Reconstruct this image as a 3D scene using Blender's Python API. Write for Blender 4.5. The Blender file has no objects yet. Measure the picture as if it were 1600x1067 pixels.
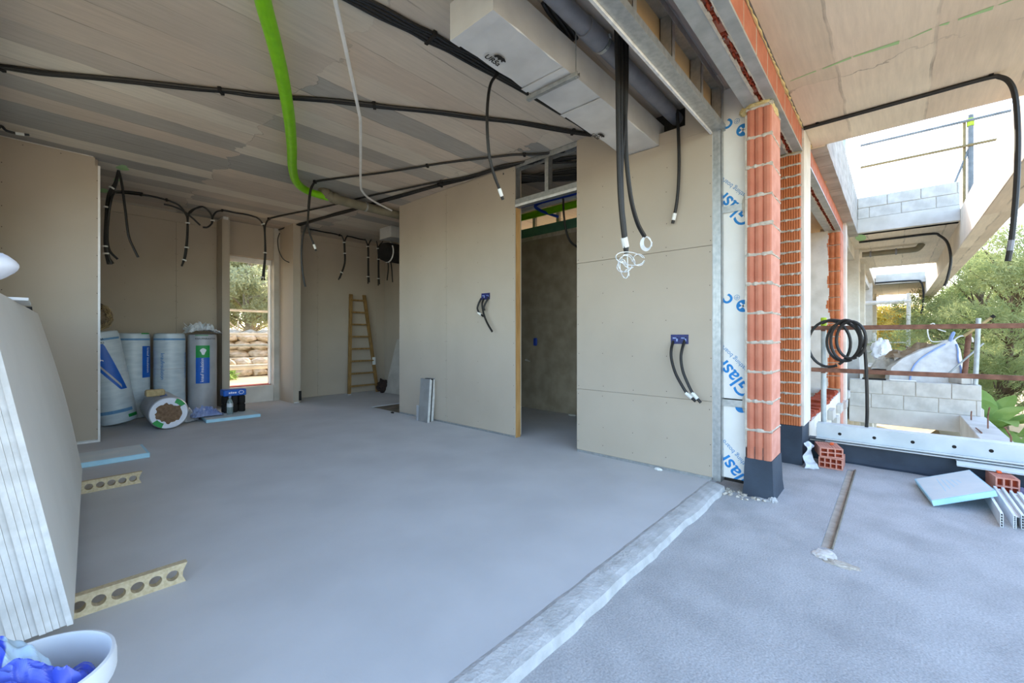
import bpy, bmesh, math, random
import numpy as np
from mathutils import Vector, Matrix, noise

SC = bpy.context.scene
COL = SC.collection
random.seed(7)
PI = math.pi

# ------------------------------------------------------------------ camera, sky, sun, exposure
F_PX, HORIZON, YAW = 659.0, 527.0, math.radians(47.85)
EYE = Vector((0.0, 0.0, 1.1))
cam_d = bpy.data.cameras.new('camera')
cam_d.sensor_width = 36.0
cam_d.lens = 36.0 * F_PX / 1600.0
cam_d.shift_y = -(533.5 - HORIZON) / 1600.0
cam_d.clip_start = 0.02
cam_d.clip_end = 400
cam = bpy.data.objects.new('camera', cam_d)
cam.location = EYE
cam.rotation_euler = (PI / 2, 0, -YAW)
COL.objects.link(cam)
SC.camera = cam

SUN_DIR = Vector((1.0, 0.7, 0.76)).normalized()          # towards the sun
world = bpy.data.worlds.new('sky_world')
SC.world = world
world.use_nodes = True
wn = world.node_tree
for n in list(wn.nodes):
    wn.nodes.remove(n)
w_out = wn.nodes.new('ShaderNodeOutputWorld')
w_bg = wn.nodes.new('ShaderNodeBackground')
w_sky = wn.nodes.new('ShaderNodeTexSky')
w_sky.sky_type = 'NISHITA'
w_sky.sun_disc = False
w_sky.sun_elevation = math.asin(SUN_DIR.z)
w_sky.sun_rotation = math.atan2(SUN_DIR.x, SUN_DIR.y)
w_sky.air_density = 1.0
w_sky.dust_density = 1.6
w_sky.ozone_density = 1.0
w_hsv = wn.nodes.new('ShaderNodeHueSaturation')
w_hsv.inputs['Saturation'].default_value = 1.0
wn.links.new(w_sky.outputs[0], w_hsv.inputs['Color'])
wn.links.new(w_hsv.outputs[0], w_bg.inputs[0])
w_bg.inputs[1].default_value = 0.42
wn.links.new(w_bg.outputs[0], w_out.inputs[0])

sun_d = bpy.data.lights.new('sun', 'SUN')
sun_d.energy = 2.6
sun_d.color = (1.0, 0.9, 0.74)
sun_d.angle = math.radians(1.2)
sun = bpy.data.objects.new('sun', sun_d)
sun.rotation_euler = SUN_DIR.to_track_quat('Z', 'Y').to_euler()
sun.location = (6, 4, 9)
COL.objects.link(sun)

vs = SC.view_settings
vs.view_transform = 'Standard'
vs.look = 'None'
vs.gamma = 1.0
vs.use_curve_mapping = False
vs.exposure = 1.35
try:
    SC.cycles.max_bounces = 12
    SC.cycles.diffuse_bounces = 8
except Exception:
    pass

# ------------------------------------------------------------------ geometry helpers
FWD = Vector((math.sin(YAW), math.cos(YAW), 0))
RGT = Vector((math.cos(YAW), -math.sin(YAW), 0))


def ray(u, v):
    return FWD * F_PX + RGT * (u - 800.0) + Vector((0, 0, HORIZON - v))


def P(u, v, X=None, Y=None, Z=None):
    """A photo pixel to the point where its ray meets the plane X, Y or Z = const."""
    d = ray(u, v)
    if X is not None:
        t = X / d.x
    elif Y is not None:
        t = Y / d.y
    else:
        t = (Z - EYE.z) / d.z
    return EYE + d * t


def srgb(h):
    h = h.lstrip('#')
    c = [int(h[i:i + 2], 16) / 255 for i in (0, 2, 4)]
    return tuple(x / 12.92 if x <= 0.04045 else ((x + 0.055) / 1.055) ** 2.4 for x in c) + (1.0,)


class MB:
    def __init__(self):
        self.v = []
        self.f = []

    def add(self, verts, faces):
        o = len(self.v)
        self.v += [tuple(p) for p in verts]
        self.f += [tuple(i + o for i in f) for f in faces]
        return self

    def box(self, x0, x1, y0, y1, z0, z1, M=None):
        vs_ = [Vector((x, y, z)) for z in (z0, z1) for y in (y0, y1) for x in (x0, x1)]
        if M is not None:
            vs_ = [M @ p for p in vs_]
        return self.add(vs_, [(0, 2, 3, 1), (4, 5, 7, 6), (0, 1, 5, 4), (2, 6, 7, 3), (0, 4, 6, 2), (1, 3, 7, 5)])

    def cbox(self, x0, x1, y0, y1, z0, z1, c=0.004, M=None):
        """box with chamfered vertical and horizontal edges (a bevelled block)"""
        bm = bmesh.new()
        bmesh.ops.create_cube(bm, size=1.0)
        for w in bm.verts:
            w.co = Vector(((x0 + x1) / 2 + w.co.x * (x1 - x0), (y0 + y1) / 2 + w.co.y * (y1 - y0), (z0 + z1) / 2 + w.co.z * (z1 - z0)))
        bmesh.ops.bevel(bm, geom=list(bm.edges), offset=c, segments=1, affect='EDGES')
        return self.add_bm(bm, M)

    def add_bm(self, bm, M=None):
        bm.verts.ensure_lookup_table()
        bm.verts.index_update()
        vs_ = [(M @ w.co if M is not None else w.co.copy()) for w in bm.verts]
        fs = [tuple(l.vert.index for l in f.loops) for f in bm.faces]
        bm.free()
        return self.add(vs_, fs)

    def prism(self, poly, axis, a0, a1, M=None):
        """extrude a 2D polygon along axis 'x','y' or 'z'"""
        def mk(p, a):
            q = {'x': (a, p[0], p[1]), 'y': (p[0], a, p[1]), 'z': (p[0], p[1], a)}[axis]
            q = Vector(q)
            return M @ q if M is not None else q
        n = len(poly)
        vs_ = [mk(p, a0) for p in poly] + [mk(p, a1) for p in poly]
        fs = [tuple(range(n)), tuple(range(2 * n - 1, n - 1, -1))]
        fs += [(i, i + n, (i + 1) % n + n, (i + 1) % n) for i in range(n)]
        return self.add(vs_, fs)

    def tube(self, pts, r, n=8, caps=True):
        pts = [Vector(p) for p in pts]
        m = len(pts)
        rs = r if isinstance(r, (list, tuple)) else [r] * m
        t0 = (pts[1] - pts[0]).normalized()
        ref = Vector((0, 0, 1)) if abs(t0.z) < 0.9 else Vector((1, 0, 0))
        nn = t0.cross(ref).normalized()
        rings = []
        for i in range(m):
            a = pts[max(i - 1, 0)]
            b = pts[min(i + 1, m - 1)]
            t = (b - a)
            t = t.normalized() if t.length > 1e-9 else t0
            nn = (nn - t * nn.dot(t))
            nn = nn.normalized() if nn.length > 1e-6 else t.orthogonal().normalized()
            bb = t.cross(nn)
            rings.append([pts[i] + (nn * math.cos(2 * PI * k / n) + bb * math.sin(2 * PI * k / n)) * rs[i] for k in range(n)])
        vs_ = [p for ring in rings for p in ring]
        fs = [(i * n + k, i * n + (k + 1) % n, (i + 1) * n + (k + 1) % n, (i + 1) * n + k) for i in range(m - 1) for k in range(n)]
        if caps:
            fs += [tuple(range(n - 1, -1, -1)), tuple((m - 1) * n + k for k in range(n))]
        return self.add(vs_, fs)

    def lathe(self, prof, n, M=None):
        """profile [(r,z)] turned about local z"""
        vs_, m = [], len(prof)
        for (r, z) in prof:
            for k in range(n):
                p = Vector((r * math.cos(2 * PI * k / n), r * math.sin(2 * PI * k / n), z))
                vs_.append(M @ p if M is not None else p)
        fs = [(i * n + k, i * n + (k + 1) % n, (i + 1) * n + (k + 1) % n, (i + 1) * n + k) for i in range(m - 1) for k in range(n)]
        fs += [tuple(range(n - 1, -1, -1)), tuple((m - 1) * n + k for k in range(n))]
        return self.add(vs_, fs)

    def quad(self, a, b, c, d):
        return self.add([a, b, c, d], [(0, 1, 2, 3)])

    def mesh(self, name, mat, origin=(0, 0, 0), smooth=False):
        me = bpy.data.meshes.new(name)
        o = Vector(origin)
        me.from_pydata([tuple(Vector(p) - o) for p in self.v], [], self.f)
        if mat is not None:
            for m in (mat if isinstance(mat, (list, tuple)) else [mat]):
                me.materials.append(m)
        bm = bmesh.new()
        bm.from_mesh(me)
        bmesh.ops.recalc_face_normals(bm, faces=bm.faces)
        bm.to_mesh(me)
        bm.free()
        if smooth:
            me.shade_smooth()
            try:
                me.set_sharp_from_angle(angle=math.radians(40))
            except Exception:
                pass
        me.update()
        return me

    def build(self, name, mat, parent=None, label=None, cat=None, group=None, kind=None, smooth=False):
        """link as ONE mesh object; verts are world coordinates"""
        if parent is not None:
            org = wloc(parent)
        else:
            a = np.array(self.v)
            org = Vector(((a[:, 0].min() + a[:, 0].max()) / 2, (a[:, 1].min() + a[:, 1].max()) / 2, a[:, 2].min()))
        o = bpy.data.objects.new(name, self.mesh(name, mat, org, smooth))
        COL.objects.link(o)
        if parent is not None:
            o.parent = parent
            o.location = (0, 0, 0)
        else:
            o.location = org
        return tag(o, label, cat, group, kind)


def wloc(o):
    l = Vector(o.location)
    while o.parent is not None:
        o = o.parent
        l = l + Vector(o.location)
    return l


def tag(o, label=None, cat=None, group=None, kind=None):
    if label: o['label'] = label
    if cat: o['category'] = cat
    if group: o['group'] = group
    if kind: o['kind'] = kind
    return o


def thing(name, loc, label=None, cat=None, group=None, kind=None):
    o = bpy.data.objects.new(name, None)
    o.empty_display_size = 0.1
    o.location = loc
    COL.objects.link(o)
    return tag(o, label, cat, group, kind)


def inst(name, me, parent, loc, rz=0.0, scale=None):
    """a piece sharing mesh data, placed in world coordinates under parent"""
    o = bpy.data.objects.new(name, me)
    COL.objects.link(o)
    if parent is not None:
        o.parent = parent
        o.location = Vector(loc) - wloc(parent)
    else:
        o.location = loc
    o.rotation_euler = (0, 0, rz)
    if scale:
        o.scale = scale
    return o


def smooth_path(pts, k=6):
    pts = [Vector(p) for p in pts]
    if len(pts) < 3:
        return pts
    out = []
    for i in range(len(pts) - 1):
        p0 = pts[max(i - 1, 0)]; p1 = pts[i]; p2 = pts[i + 1]; p3 = pts[min(i + 2, len(pts) - 1)]
        for j in range(k):
            t = j / k
            out.append(0.5 * ((2 * p1) + (p2 - p0) * t + (2 * p0 - 5 * p1 + 4 * p2 - p3) * t * t + (3 * p1 - p0 - 3 * p2 + p3) * t ** 3))
    out.append(pts[-1])
    return out


def text2d(s, size, bold=0.0):
    cu = bpy.data.curves.new('glyphs', 'FONT')
    cu.body = s
    cu.size = size
    cu.offset = bold
    cu.resolution_u = 4
    o = bpy.data.objects.new('glyphs', cu)
    COL.objects.link(o)
    dg = bpy.context.evaluated_depsgraph_get()
    me = bpy.data.meshes.new_from_object(o.evaluated_get(dg))
    bpy.data.objects.remove(o)
    bpy.data.curves.remove(cu)
    v = [(p.co.x, p.co.y) for p in me.vertices]
    f = [tuple(q.vertices) for q in me.polygons]
    bpy.data.meshes.remove(me)
    return v, f


def clip2d(v, f, planes):
    bm = bmesh.new()
    vv = [bm.verts.new((p[0], p[1], 0)) for p in v]
    for q in f:
        try:
            bm.faces.new([vv[i] for i in q])
        except ValueError:
            pass
    for co, no in planes:      # keep the side the normal points away from
        bmesh.ops.bisect_plane(bm, geom=list(bm.verts) + list(bm.edges) + list(bm.faces), plane_co=(co[0], co[1], 0), plane_no=(no[0], no[1], 0), clear_outer=True)
    bm.verts.index_update()
    v2 = [(w.co.x, w.co.y) for w in bm.verts]
    f2 = [tuple(l.vert.index for l in q.loops) for q in bm.faces]
    bm.free()
    return v2, f2


# ------------------------------------------------------------------ materials
def mat(name, c1, c2=None, scale=8.0, lo=0.35, hi=0.65, rough=0.8, metal=0.0, bump=0.0, bscale=60.0, stretch=(1, 1, 1), detail=4.0, spec=0.3, trans=0.0, coat=0.0, speck=0.0, sscale=150.0):
    m = bpy.data.materials.new(name)
    m.use_nodes = True
    nt = m.node_tree
    b = nt.nodes['Principled BSDF']
    b.inputs['Roughness'].default_value = rough
    b.inputs['Metallic'].default_value = metal
    b.inputs['Specular IOR Level'].default_value = spec
    b.inputs['Transmission Weight'].default_value = trans
    b.inputs['Coat Weight'].default_value = coat
    c1 = srgb(c1) if isinstance(c1, str) else c1
    tc = nt.nodes.new('ShaderNodeTexCoord')
    mp = nt.nodes.new('ShaderNodeMapping')
    mp.inputs['Scale'].default_value = stretch
    nt.links.new(tc.outputs['Object'], mp.inputs[0])
    if c2 is None:
        c2 = tuple(x * 0.86 for x in c1[:3]) + (1,)
    else:
        c2 = srgb(c2) if isinstance(c2, str) else c2
    nz = nt.nodes.new('ShaderNodeTexNoise')
    nz.inputs['Scale'].default_value = scale
    nz.inputs['Detail'].default_value = detail
    nt.links.new(mp.outputs[0], nz.inputs['Vector'])
    rp = nt.nodes.new('ShaderNodeValToRGB')
    rp.color_ramp.elements[0].position = lo
    rp.color_ramp.elements[1].position = hi
    rp.color_ramp.elements[0].color = c1
    rp.color_ramp.elements[1].color = c2
    nt.links.new(nz.outputs[0], rp.inputs[0])
    if speck > 0:
        n3 = nt.nodes.new('ShaderNodeTexNoise')
        n3.inputs['Scale'].default_value = sscale
        n3.inputs['Detail'].default_value = 3
        nt.links.new(mp.outputs[0], n3.inputs['Vector'])
        mr = nt.nodes.new('ShaderNodeMapRange')
        for i_, v_ in ((1, 0.3), (2, 0.65), (3, 1 - speck), (4, 1 + speck * 0.5)):
            mr.inputs[i_].default_value = v_
        nt.links.new(n3.outputs[0], mr.inputs[0])
        vmx = nt.nodes.new('ShaderNodeVectorMath')
        vmx.operation = 'SCALE'
        nt.links.new(rp.outputs[0], vmx.inputs[0])
        nt.links.new(mr.outputs[0], vmx.inputs['Scale'])
        nt.links.new(vmx.outputs[0], b.inputs['Base Color'])
    else:
        nt.links.new(rp.outputs[0], b.inputs['Base Color'])
    if bump > 0:
        n2 = nt.nodes.new('ShaderNodeTexNoise')
        n2.inputs['Scale'].default_value = bscale
        n2.inputs['Detail'].default_value = 6
        nt.links.new(mp.outputs[0], n2.inputs['Vector'])
        bp = nt.nodes.new('ShaderNodeBump')
        bp.inputs['Strength'].default_value = bump
        bp.inputs['Distance'].default_value = 0.01
        nt.links.new(n2.outputs[0], bp.inputs['Height'])
        nt.links.new(bp.outputs[0], b.inputs['Normal'])
    return m


def concrete_boards(name, base, light, pink, bw=0.24, bl=2.1, along='x', streak=1.0):
    """cast concrete soffit with the print of the shuttering boards"""
    m = bpy.data.materials.new(name)
    m.use_nodes = True
    nt = m.node_tree
    L = nt.links.new
    N = nt.nodes.new
    b = nt.nodes['Principled BSDF']
    b.inputs['Roughness'].default_value = 0.85
    b.inputs['Specular IOR Level'].default_value = 0.2
    tc = N('ShaderNodeTexCoord')
    src = tc.outputs['Object']
    # wobble so that the board edges are ragged
    wn_ = N('ShaderNodeTexNoise'); wn_.inputs['Scale'].default_value = 3.0; wn_.inputs['Detail'].default_value = 5
    L(src, wn_.inputs['Vector'])
    sub = N('ShaderNodeVectorMath'); sub.operation = 'SUBTRACT'; sub.inputs[1].default_value = (0.5, 0.5, 0.5)
    L(wn_.outputs['Color'], sub.inputs[0])
    sc_ = N('ShaderNodeVectorMath'); sc_.operation = 'MULTIPLY'
    sc_.inputs[1].default_value = (0.5, 0.05, 0) if along == 'x' else (0.05, 0.5, 0)
    L(sub.outputs[0], sc_.inputs[0])
    ad = N('ShaderNodeVectorMath'); ad.operation = 'ADD'
    L(src, ad.inputs[0]); L(sc_.outputs[0], ad.inputs[1])
    dv = N('ShaderNodeVectorMath'); dv.operation = 'DIVIDE'
    dv.inputs[1].default_value = (bl, bw, 1) if along == 'x' else (bw, bl, 1)
    L(ad.outputs[0], dv.inputs[0])
    fl = N('ShaderNodeVectorMath'); fl.operation = 'FLOOR'
    L(dv.outputs[0], fl.inputs[0])
    sep0 = N('ShaderNodeSeparateXYZ'); L(fl.outputs[0], sep0.inputs[0])
    cmb = N('ShaderNodeCombineXYZ'); L(sep0.outputs[0], cmb.inputs[0]); L(sep0.outputs[1], cmb.inputs[1])
    wh = N('ShaderNodeTexWhiteNoise'); wh.noise_dimensions = '2D'
    L(cmb.outputs[0], wh.inputs['Vector'])
    rp = N('ShaderNodeValToRGB')
    e = rp.color_ramp.elements
    e[0].position = 0.0; e[0].color = srgb(base)
    e[1].position = 1.0; e[1].color = srgb(light)
    q = rp.color_ramp.elements.new(0.5); q.color = srgb(pink)
    L(wh.outputs['Value'], rp.inputs[0])
    # fine grain along the boards
    mp = N('ShaderNodeMapping'); mp.inputs['Scale'].default_value = (1.2, 14, 1) if along == 'x' else (14, 1.2, 1)
    L(src, mp.inputs[0])
    g = N('ShaderNodeTexNoise'); g.inputs['Scale'].default_value = 2.2; g.inputs['Detail'].default_value = 8; g.inputs['Roughness'].default_value = 0.7
    L(mp.outputs[0], g.inputs['Vector'])
    gr = N('ShaderNodeMapRange'); gr.inputs[1].default_value = 0.3; gr.inputs[2].default_value = 0.7; gr.inputs[3].default_value = 1 - 0.20 * streak; gr.inputs[4].default_value = 1 + 0.12 * streak
    L(g.outputs[0], gr.inputs[0])
    # joints between boards
    fr = N('ShaderNodeVectorMath'); fr.operation = 'FRACTION'; L(dv.outputs[0], fr.inputs[0])
    sep = N('ShaderNodeSeparateXYZ'); L(fr.outputs[0], sep.inputs[0])
    ia, ib = (1, 0) if along == 'x' else (0, 1)
    def joint(sock, w):
        a = N('ShaderNodeMath'); a.operation = 'SUBTRACT'; a.inputs[1].default_value = 0.5; L(sock, a.inputs[0])
        c = N('ShaderNodeMath'); c.operation = 'ABSOLUTE'; L(a.outputs[0], c.inputs[0])
        d = N('ShaderNodeMath'); d.operation = 'GREATER_THAN'; d.inputs[1].default_value = 0.5 - w; L(c.outputs[0], d.inputs[0])
        return d.outputs[0]
    mx = N('ShaderNodeMath'); mx.operation = 'MAXIMUM'
    L(joint(sep.outputs[ia], 0.018), mx.inputs[0]); L(joint(sep.outputs[ib], 0.0025), mx.inputs[1])
    jn = N('ShaderNodeTexNoise'); jn.inputs['Scale'].default_value = 2.0; jn.inputs['Detail'].default_value = 6; L(src, jn.inputs['Vector'])
    jr = N('ShaderNodeMapRange'); jr.inputs[1].default_value = 0.42; jr.inputs[2].default_value = 0.62; L(jn.outputs[0], jr.inputs[0])
    jm = N('ShaderNodeMath'); jm.operation = 'MULTIPLY'; L(mx.outputs[0], jm.inputs[0]); L(jr.outputs[0], jm.inputs[1])
    jd = N('ShaderNodeMath'); jd.operation = 'MULTIPLY_ADD'; jd.inputs[1].default_value = -0.4; jd.inputs[2].default_value = 1.0; L(jm.outputs[0], jd.inputs[0])
    ml = N('ShaderNodeMath'); ml.operation = 'MULTIPLY'; L(gr.outputs[0], ml.inputs[0]); L(jd.outputs[0], ml.inputs[1])
    # broad patches
    bn = N('ShaderNodeTexNoise'); bn.inputs['Scale'].default_value = 0.9; bn.inputs['Detail'].default_value = 5; L(src, bn.inputs['Vector'])
    br = N('ShaderNodeMapRange'); br.inputs[1].default_value = 0.3; br.inputs[2].default_value = 0.7; br.inputs[3].default_value = 0.88; br.inputs[4].default_value = 1.1; L(bn.outputs[0], br.inputs[0])
    m2 = N('ShaderNodeMath'); m2.operation = 'MULTIPLY'; L(ml.outputs[0], m2.inputs[0]); L(br.outputs[0], m2.inputs[1])
    vm = N('ShaderNodeVectorMath'); vm.operation = 'SCALE'; L(rp.outputs[0], vm.inputs[0]); L(m2.outputs[0], vm.inputs['Scale'])
    L(vm.outputs[0], b.inputs['Base Color'])
    bp = N('ShaderNodeBump'); bp.inputs['Strength'].default_value = 0.5; bp.inputs['Distance'].default_value = 0.01
    L(ml.outputs[0], bp.inputs['Height']); L(bp.outputs[0], b.inputs['Normal'])
    return m


M = {}
M['ceiling'] = concrete_boards('cast_concrete_soffit', '#9d9a93', '#d3cab9', '#c8b8a6', bw=0.27, bl=1.9, streak=0.6)
M['soffit'] = concrete_boards('cast_concrete_outdoor', '#d4c8b2', '#e6d9c4', '#dccbb6', bw=0.5, bl=2.5, along='x', streak=0.5)
M['concrete'] = mat('concrete', '#c3bdb2', '#aaa498', scale=3, bump=0.25, bscale=25, detail=8)
M['concrete_pale'] = mat('concrete_pale', '#d4cfc6', '#bdb7ac', scale=2.5, bump=0.25, bscale=30, detail=8)
M['screed'] = mat('screed', '#cbcbcb', '#c2c2c2', scale=2.2, bump=0.06, bscale=90, rough=0.85, detail=6)
M['terrace'] = mat('terrace_render', '#bcbcbc', '#a6a6a6', scale=4.0, bump=0.3, bscale=110, rough=0.95, detail=9, lo=0.38, hi=0.72, speck=0.2, sscale=120)
M['sub'] = mat('rough_subfloor', '#8b8172', '#6f6759', scale=6, bump=0.6, bscale=40)
M['board'] = mat('plasterboard_face', '#b5a998', '#afa392', scale=1.6, rough=0.9, detail=5)
M['board_edge'] = mat('plasterboard_edge', '#dcdcda', '#c9c9c6', scale=20, rough=0.9)
M['board_back'] = mat('plasterboard_back', '#dcbf92', '#d2b384', scale=4, rough=0.9)
M['dark_plaster'] = mat('grey_brown_render', '#b0a48f', '#9b907c', scale=5, bump=0.3, bscale=40, rough=0.95)
M['green_board'] = mat('green_moisture_board', '#5d8a76', '#50796a', scale=5)
M['galv'] = mat('galvanised_steel', '#bdbfbe', '#a9acac', scale=30, rough=0.42, metal=0.75, detail=6, spec=0.5)
M['steel'] = mat('grey_steel_angle', '#b7bab9', '#a2a6a5', scale=9, rough=0.5, metal=0.35)
M['foil'] = mat('aluminium_foil_duct', '#dcdcda', '#cbcbc9', scale=4, rough=0.42, metal=0.25, bump=0.1, bscale=14)
M['foil_side'] = M['foil']
M['black'] = mat('black_conduit', '#1d1b19', '#141312', scale=40, rough=0.5, spec=0.5)
M['print_black'] = mat('black_print', '#1b1a1a', '#232222', rough=0.8)
M['lime'] = mat('lime_green_pipe', '#7fc800', '#74ba00', scale=14, rough=0.45, spec=0.5)
M['grey_pvc'] = mat('grey_pvc', '#7f8086', '#74757b', scale=12, rough=0.45, spec=0.5)
M['brown_pvc'] = mat('dusty_pvc', '#817b68', '#736d5b', scale=8, rough=0.6)
M['white_pvc'] = mat('white_plastic', '#e6e6e3', '#d9d9d6', scale=9, rough=0.5)
M['tape'] = mat('white_tape', '#e9e9e4', '#d8d8d2', scale=15, rough=0.7)
M['string'] = mat('white_nylon_string', '#eef2f3', '#dfe5e8', rough=0.4)
M['navy'] = mat('navy_plastic', '#1c2468', '#161c54', rough=0.4, spec=0.5)
M['bluepipe'] = mat('blue_pipe', '#2b4fc0', '#2444a6', rough=0.5)
M['timber'] = mat('pine_timber', '#c49a63', '#a97e4a', scale=5, stretch=(6, 6, 0.8), rough=0.7)
M['ladder'] = mat('worn_timber', '#9a7847', '#7c5f36', scale=6, stretch=(6, 6, 1), rough=0.75)
M['brick'] = mat('terracotta_smooth', '#c47f66', '#b87058', scale=9, bump=0.1, bscale=60, rough=0.85, detail=6)
M['brick_orange'] = mat('terracotta_orange', '#c47850', '#b4683f', scale=9, bump=0.15, bscale=60, rough=0.85, detail=6)
M['brick_pink'] = mat('terracotta_pink', '#d59a88', '#c78672', scale=10, bump=0.12, bscale=60, rough=0.88)
M['brick_dark'] = mat('terracotta_inside', '#a0452c', '#84371f', scale=16, rough=0.9, bump=0.4, bscale=50)
M['mortar'] = mat('cement_mortar', '#cbc3b6', '#b5ab9c', scale=14, rough=0.95, bump=0.7, bscale=50)
M['plaster_white'] = mat('white_plaster', '#e4e0d8', '#cfcac0', scale=4, rough=0.95, bump=0.3, bscale=30)
M['bitumen'] = mat('blue_black_bitumen', '#3a4552', '#2f3844', scale=5, rough=0.65, bump=0.2, bscale=30, spec=0.4, detail=7)
M['foam'] = mat('yellow_foam', '#dcc995', '#c9b27a', scale=12, rough=0.9, bump=0.4, bscale=30)
M['sheathing'] = mat('white_sheathing_board', '#e7e6e0', '#dedcd5', scale=3, rough=0.6)
M['print_blue'] = mat('blue_print', '#2f86c8', '#2a7cbd', rough=0.7)
M['print_blue2'] = mat('pale_blue_print', '#6f9cc4', '#628fb8', rough=0.7)
M['print_white'] = mat('white_print', '#f0f2f4', '#e6e8ea', rough=0.7)
M['offcut'] = mat('grey_offcut', '#8f8e8b', '#7f7e7c', scale=6, rough=0.8)
M['dark'] = mat('dark_gap', '#2b2825', '#201e1c', rough=0.9)
M['xps'] = mat('blue_insulation_board', '#b4dcea', '#a8d4e6', scale=8, rough=0.85, bump=0.15, bscale=50)
M['xps_top'] = mat('dusty_blue_insulation_board', '#dde1df', '#d0d9da', scale=5, rough=0.9, bump=0.15, bscale=30)
M['chip'] = mat('tubular_chipboard', '#cdbd9c', '#b8a684', scale=70, rough=0.95, bump=0.3, bscale=120)
M['wrap'] = mat('white_wrap_film', '#cfdae0', '#bccad2', scale=5, rough=0.35, spec=0.5, bump=0.2, bscale=8, stretch=(1, 1, 4))
M['wrap_grey'] = mat('grey_wrap_film', '#b5b6b8', '#a4a5a8', scale=5, rough=0.4, spec=0.5, bump=0.2, bscale=8)
M['label_blue'] = mat('label_blue', '#0f62c4', '#0c58b4', rough=0.45, spec=0.5)
M['label_green'] = mat('label_green', '#119a44', '#0e8a3c', rough=0.45, spec=0.5)
M['wool'] = mat('mineral_wool', '#8a7059', '#6e5743', scale=30, rough=1.0, bump=1.0, bscale=60, detail=9)
M['wool_edge'] = mat('mineral_wool_coil', '#93826c', '#6f5f4b', scale=24, rough=1.0, bump=1.0, bscale=60)
M['sponge'] = mat('sponge', '#c9b387', '#b59f72', scale=30, rough=1.0, bump=0.4, bscale=80)
M['film'] = mat('clear_film', '#dfe3e6', '#c6ccd2', scale=6, rough=0.3, spec=0.6, bump=0.3, bscale=14)
M['film_blue'] = mat('bluish_film', '#9fb0d8', '#7488be', scale=9, rough=0.3, spec=0.6)
M['bag_blue'] = mat('blue_printed_film', '#4f66cf', '#3446b4', scale=6, rough=0.25, spec=0.6)
M['bag_pale'] = mat('pale_blue_film', '#b8d0e0', '#93aec8', scale=7, rough=0.25, spec=0.6)
M['bucket'] = mat('white_bucket_plastic', '#e9ecee', '#dfe3e6', scale=4, rough=0.4, spec=0.5)
M['white_bag'] = mat('white_bag_film', '#e9ebf2', '#dcdfe8', rough=0.5)
M['bulkbag'] = mat('woven_white_bag', '#dedcd8', '#cbc8c3', scale=9, rough=0.9, bump=0.3, bscale=12)
M['strap'] = mat('blue_strap', '#94a8d0', '#8499c6', rough=0.8)
M['card'] = mat('brown_cardboard', '#a08a70', '#87725a', scale=7, rough=0.95)
M['block'] = mat('concrete_block', '#cbc7bf', '#b7b3ab', scale=7, rough=0.95, bump=0.4, bscale=60, detail=7)
M['alu'] = mat('pale_painted_aluminium', '#cdd4d6', '#bcc4c7', scale=5, rough=0.5, metal=0.15, spec=0.5)
M['profile'] = mat('white_plastic_profile', '#e4e6e7', '#d3d6d8', scale=6, rough=0.5)
M['rust'] = mat('rusty_tube', '#8a6250', '#6b4a3c', scale=14, rough=0.85, bump=0.3, bscale=50)
M['tube_grey'] = mat('grey_scaffold_tube', '#b9c0c2', '#9fa7aa', scale=11, rough=0.5, metal=0.4)
M['tube_gold'] = mat('ochre_scaffold_tube', '#b7a273', '#9d8a60', scale=11, rough=0.6, metal=0.2)
M['tube_dark'] = mat('backlit_tube', '#7b8185', '#676d71', scale=11, rough=0.6)  # darker grey tube: the backlit look is put into the colour
M['tube_ochre_dark'] = mat('backlit_ochre_tube', '#8c7c58', '#766848', scale=11, rough=0.7)  # ochre tube darkened the same way, as if seen against the sky
M['green_cap'] = mat('lime_plastic_cap', '#b4cc3a', '#a2ba30', rough=0.6)
M['white_paint'] = mat('white_painted_frame', '#eceae6', '#dddad4', rough=0.6)
M['earth'] = mat('dry_earth', '#c9b592', '#ac9670', scale=0.5, rough=1.0, bump=0.4, bscale=6, detail=9)
M['stone'] = mat('pale_stone', '#dccdb6', '#b5a48a', scale=4, rough=1.0, bump=0.6, bscale=20, detail=8)
M['red_edge'] = mat('red_edging', '#c76a62', '#b65850', rough=0.8)
M['bottle'] = mat('clear_bottle_plastic', '#cfe0dc', '#b7cbc6', rough=0.12, trans=0.7, spec=0.5)
M['orange_clip'] = mat('orange_clip', '#f06a34', '#dc5a26', rough=0.5)
M['greenspray'] = mat('green_marking_spray', '#9fc88a', '#a9cb95', rough=0.9)


def leaf_mat(name, c1, c2, tr=0.45):
    m = bpy.data.materials.new(name)
    m.use_nodes = True
    nt = m.node_tree
    L, N = nt.links.new, nt.nodes.new
    for n in list(nt.nodes):
        nt.nodes.remove(n)
    out = N('ShaderNodeOutputMaterial')
    d = N('ShaderNodeBsdfDiffuse'); t = N('ShaderNodeBsdfTranslucent'); mx = N('ShaderNodeMixShader')
    mx.inputs[0].default_value = tr
    tc = N('ShaderNodeTexCoord'); nz = N('ShaderNodeTexNoise'); nz.inputs['Scale'].default_value = 1.6; nz.inputs['Detail'].default_value = 6
    rp = N('ShaderNodeValToRGB'); rp.color_ramp.elements[0].position = 0.35; rp.color_ramp.elements[1].position = 0.65
    rp.color_ramp.elements[0].color = srgb(c1); rp.color_ramp.elements[1].color = srgb(c2)
    L(tc.outputs['Object'], nz.inputs['Vector']); L(nz.outputs[0], rp.inputs[0])
    L(rp.outputs[0], d.inputs[0]); L(rp.outputs[0], t.inputs[0])
    L(d.outputs[0], mx.inputs[1]); L(t.outputs[0], mx.inputs[2]); L(mx.outputs[0], out.inputs[0])
    return m


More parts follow.
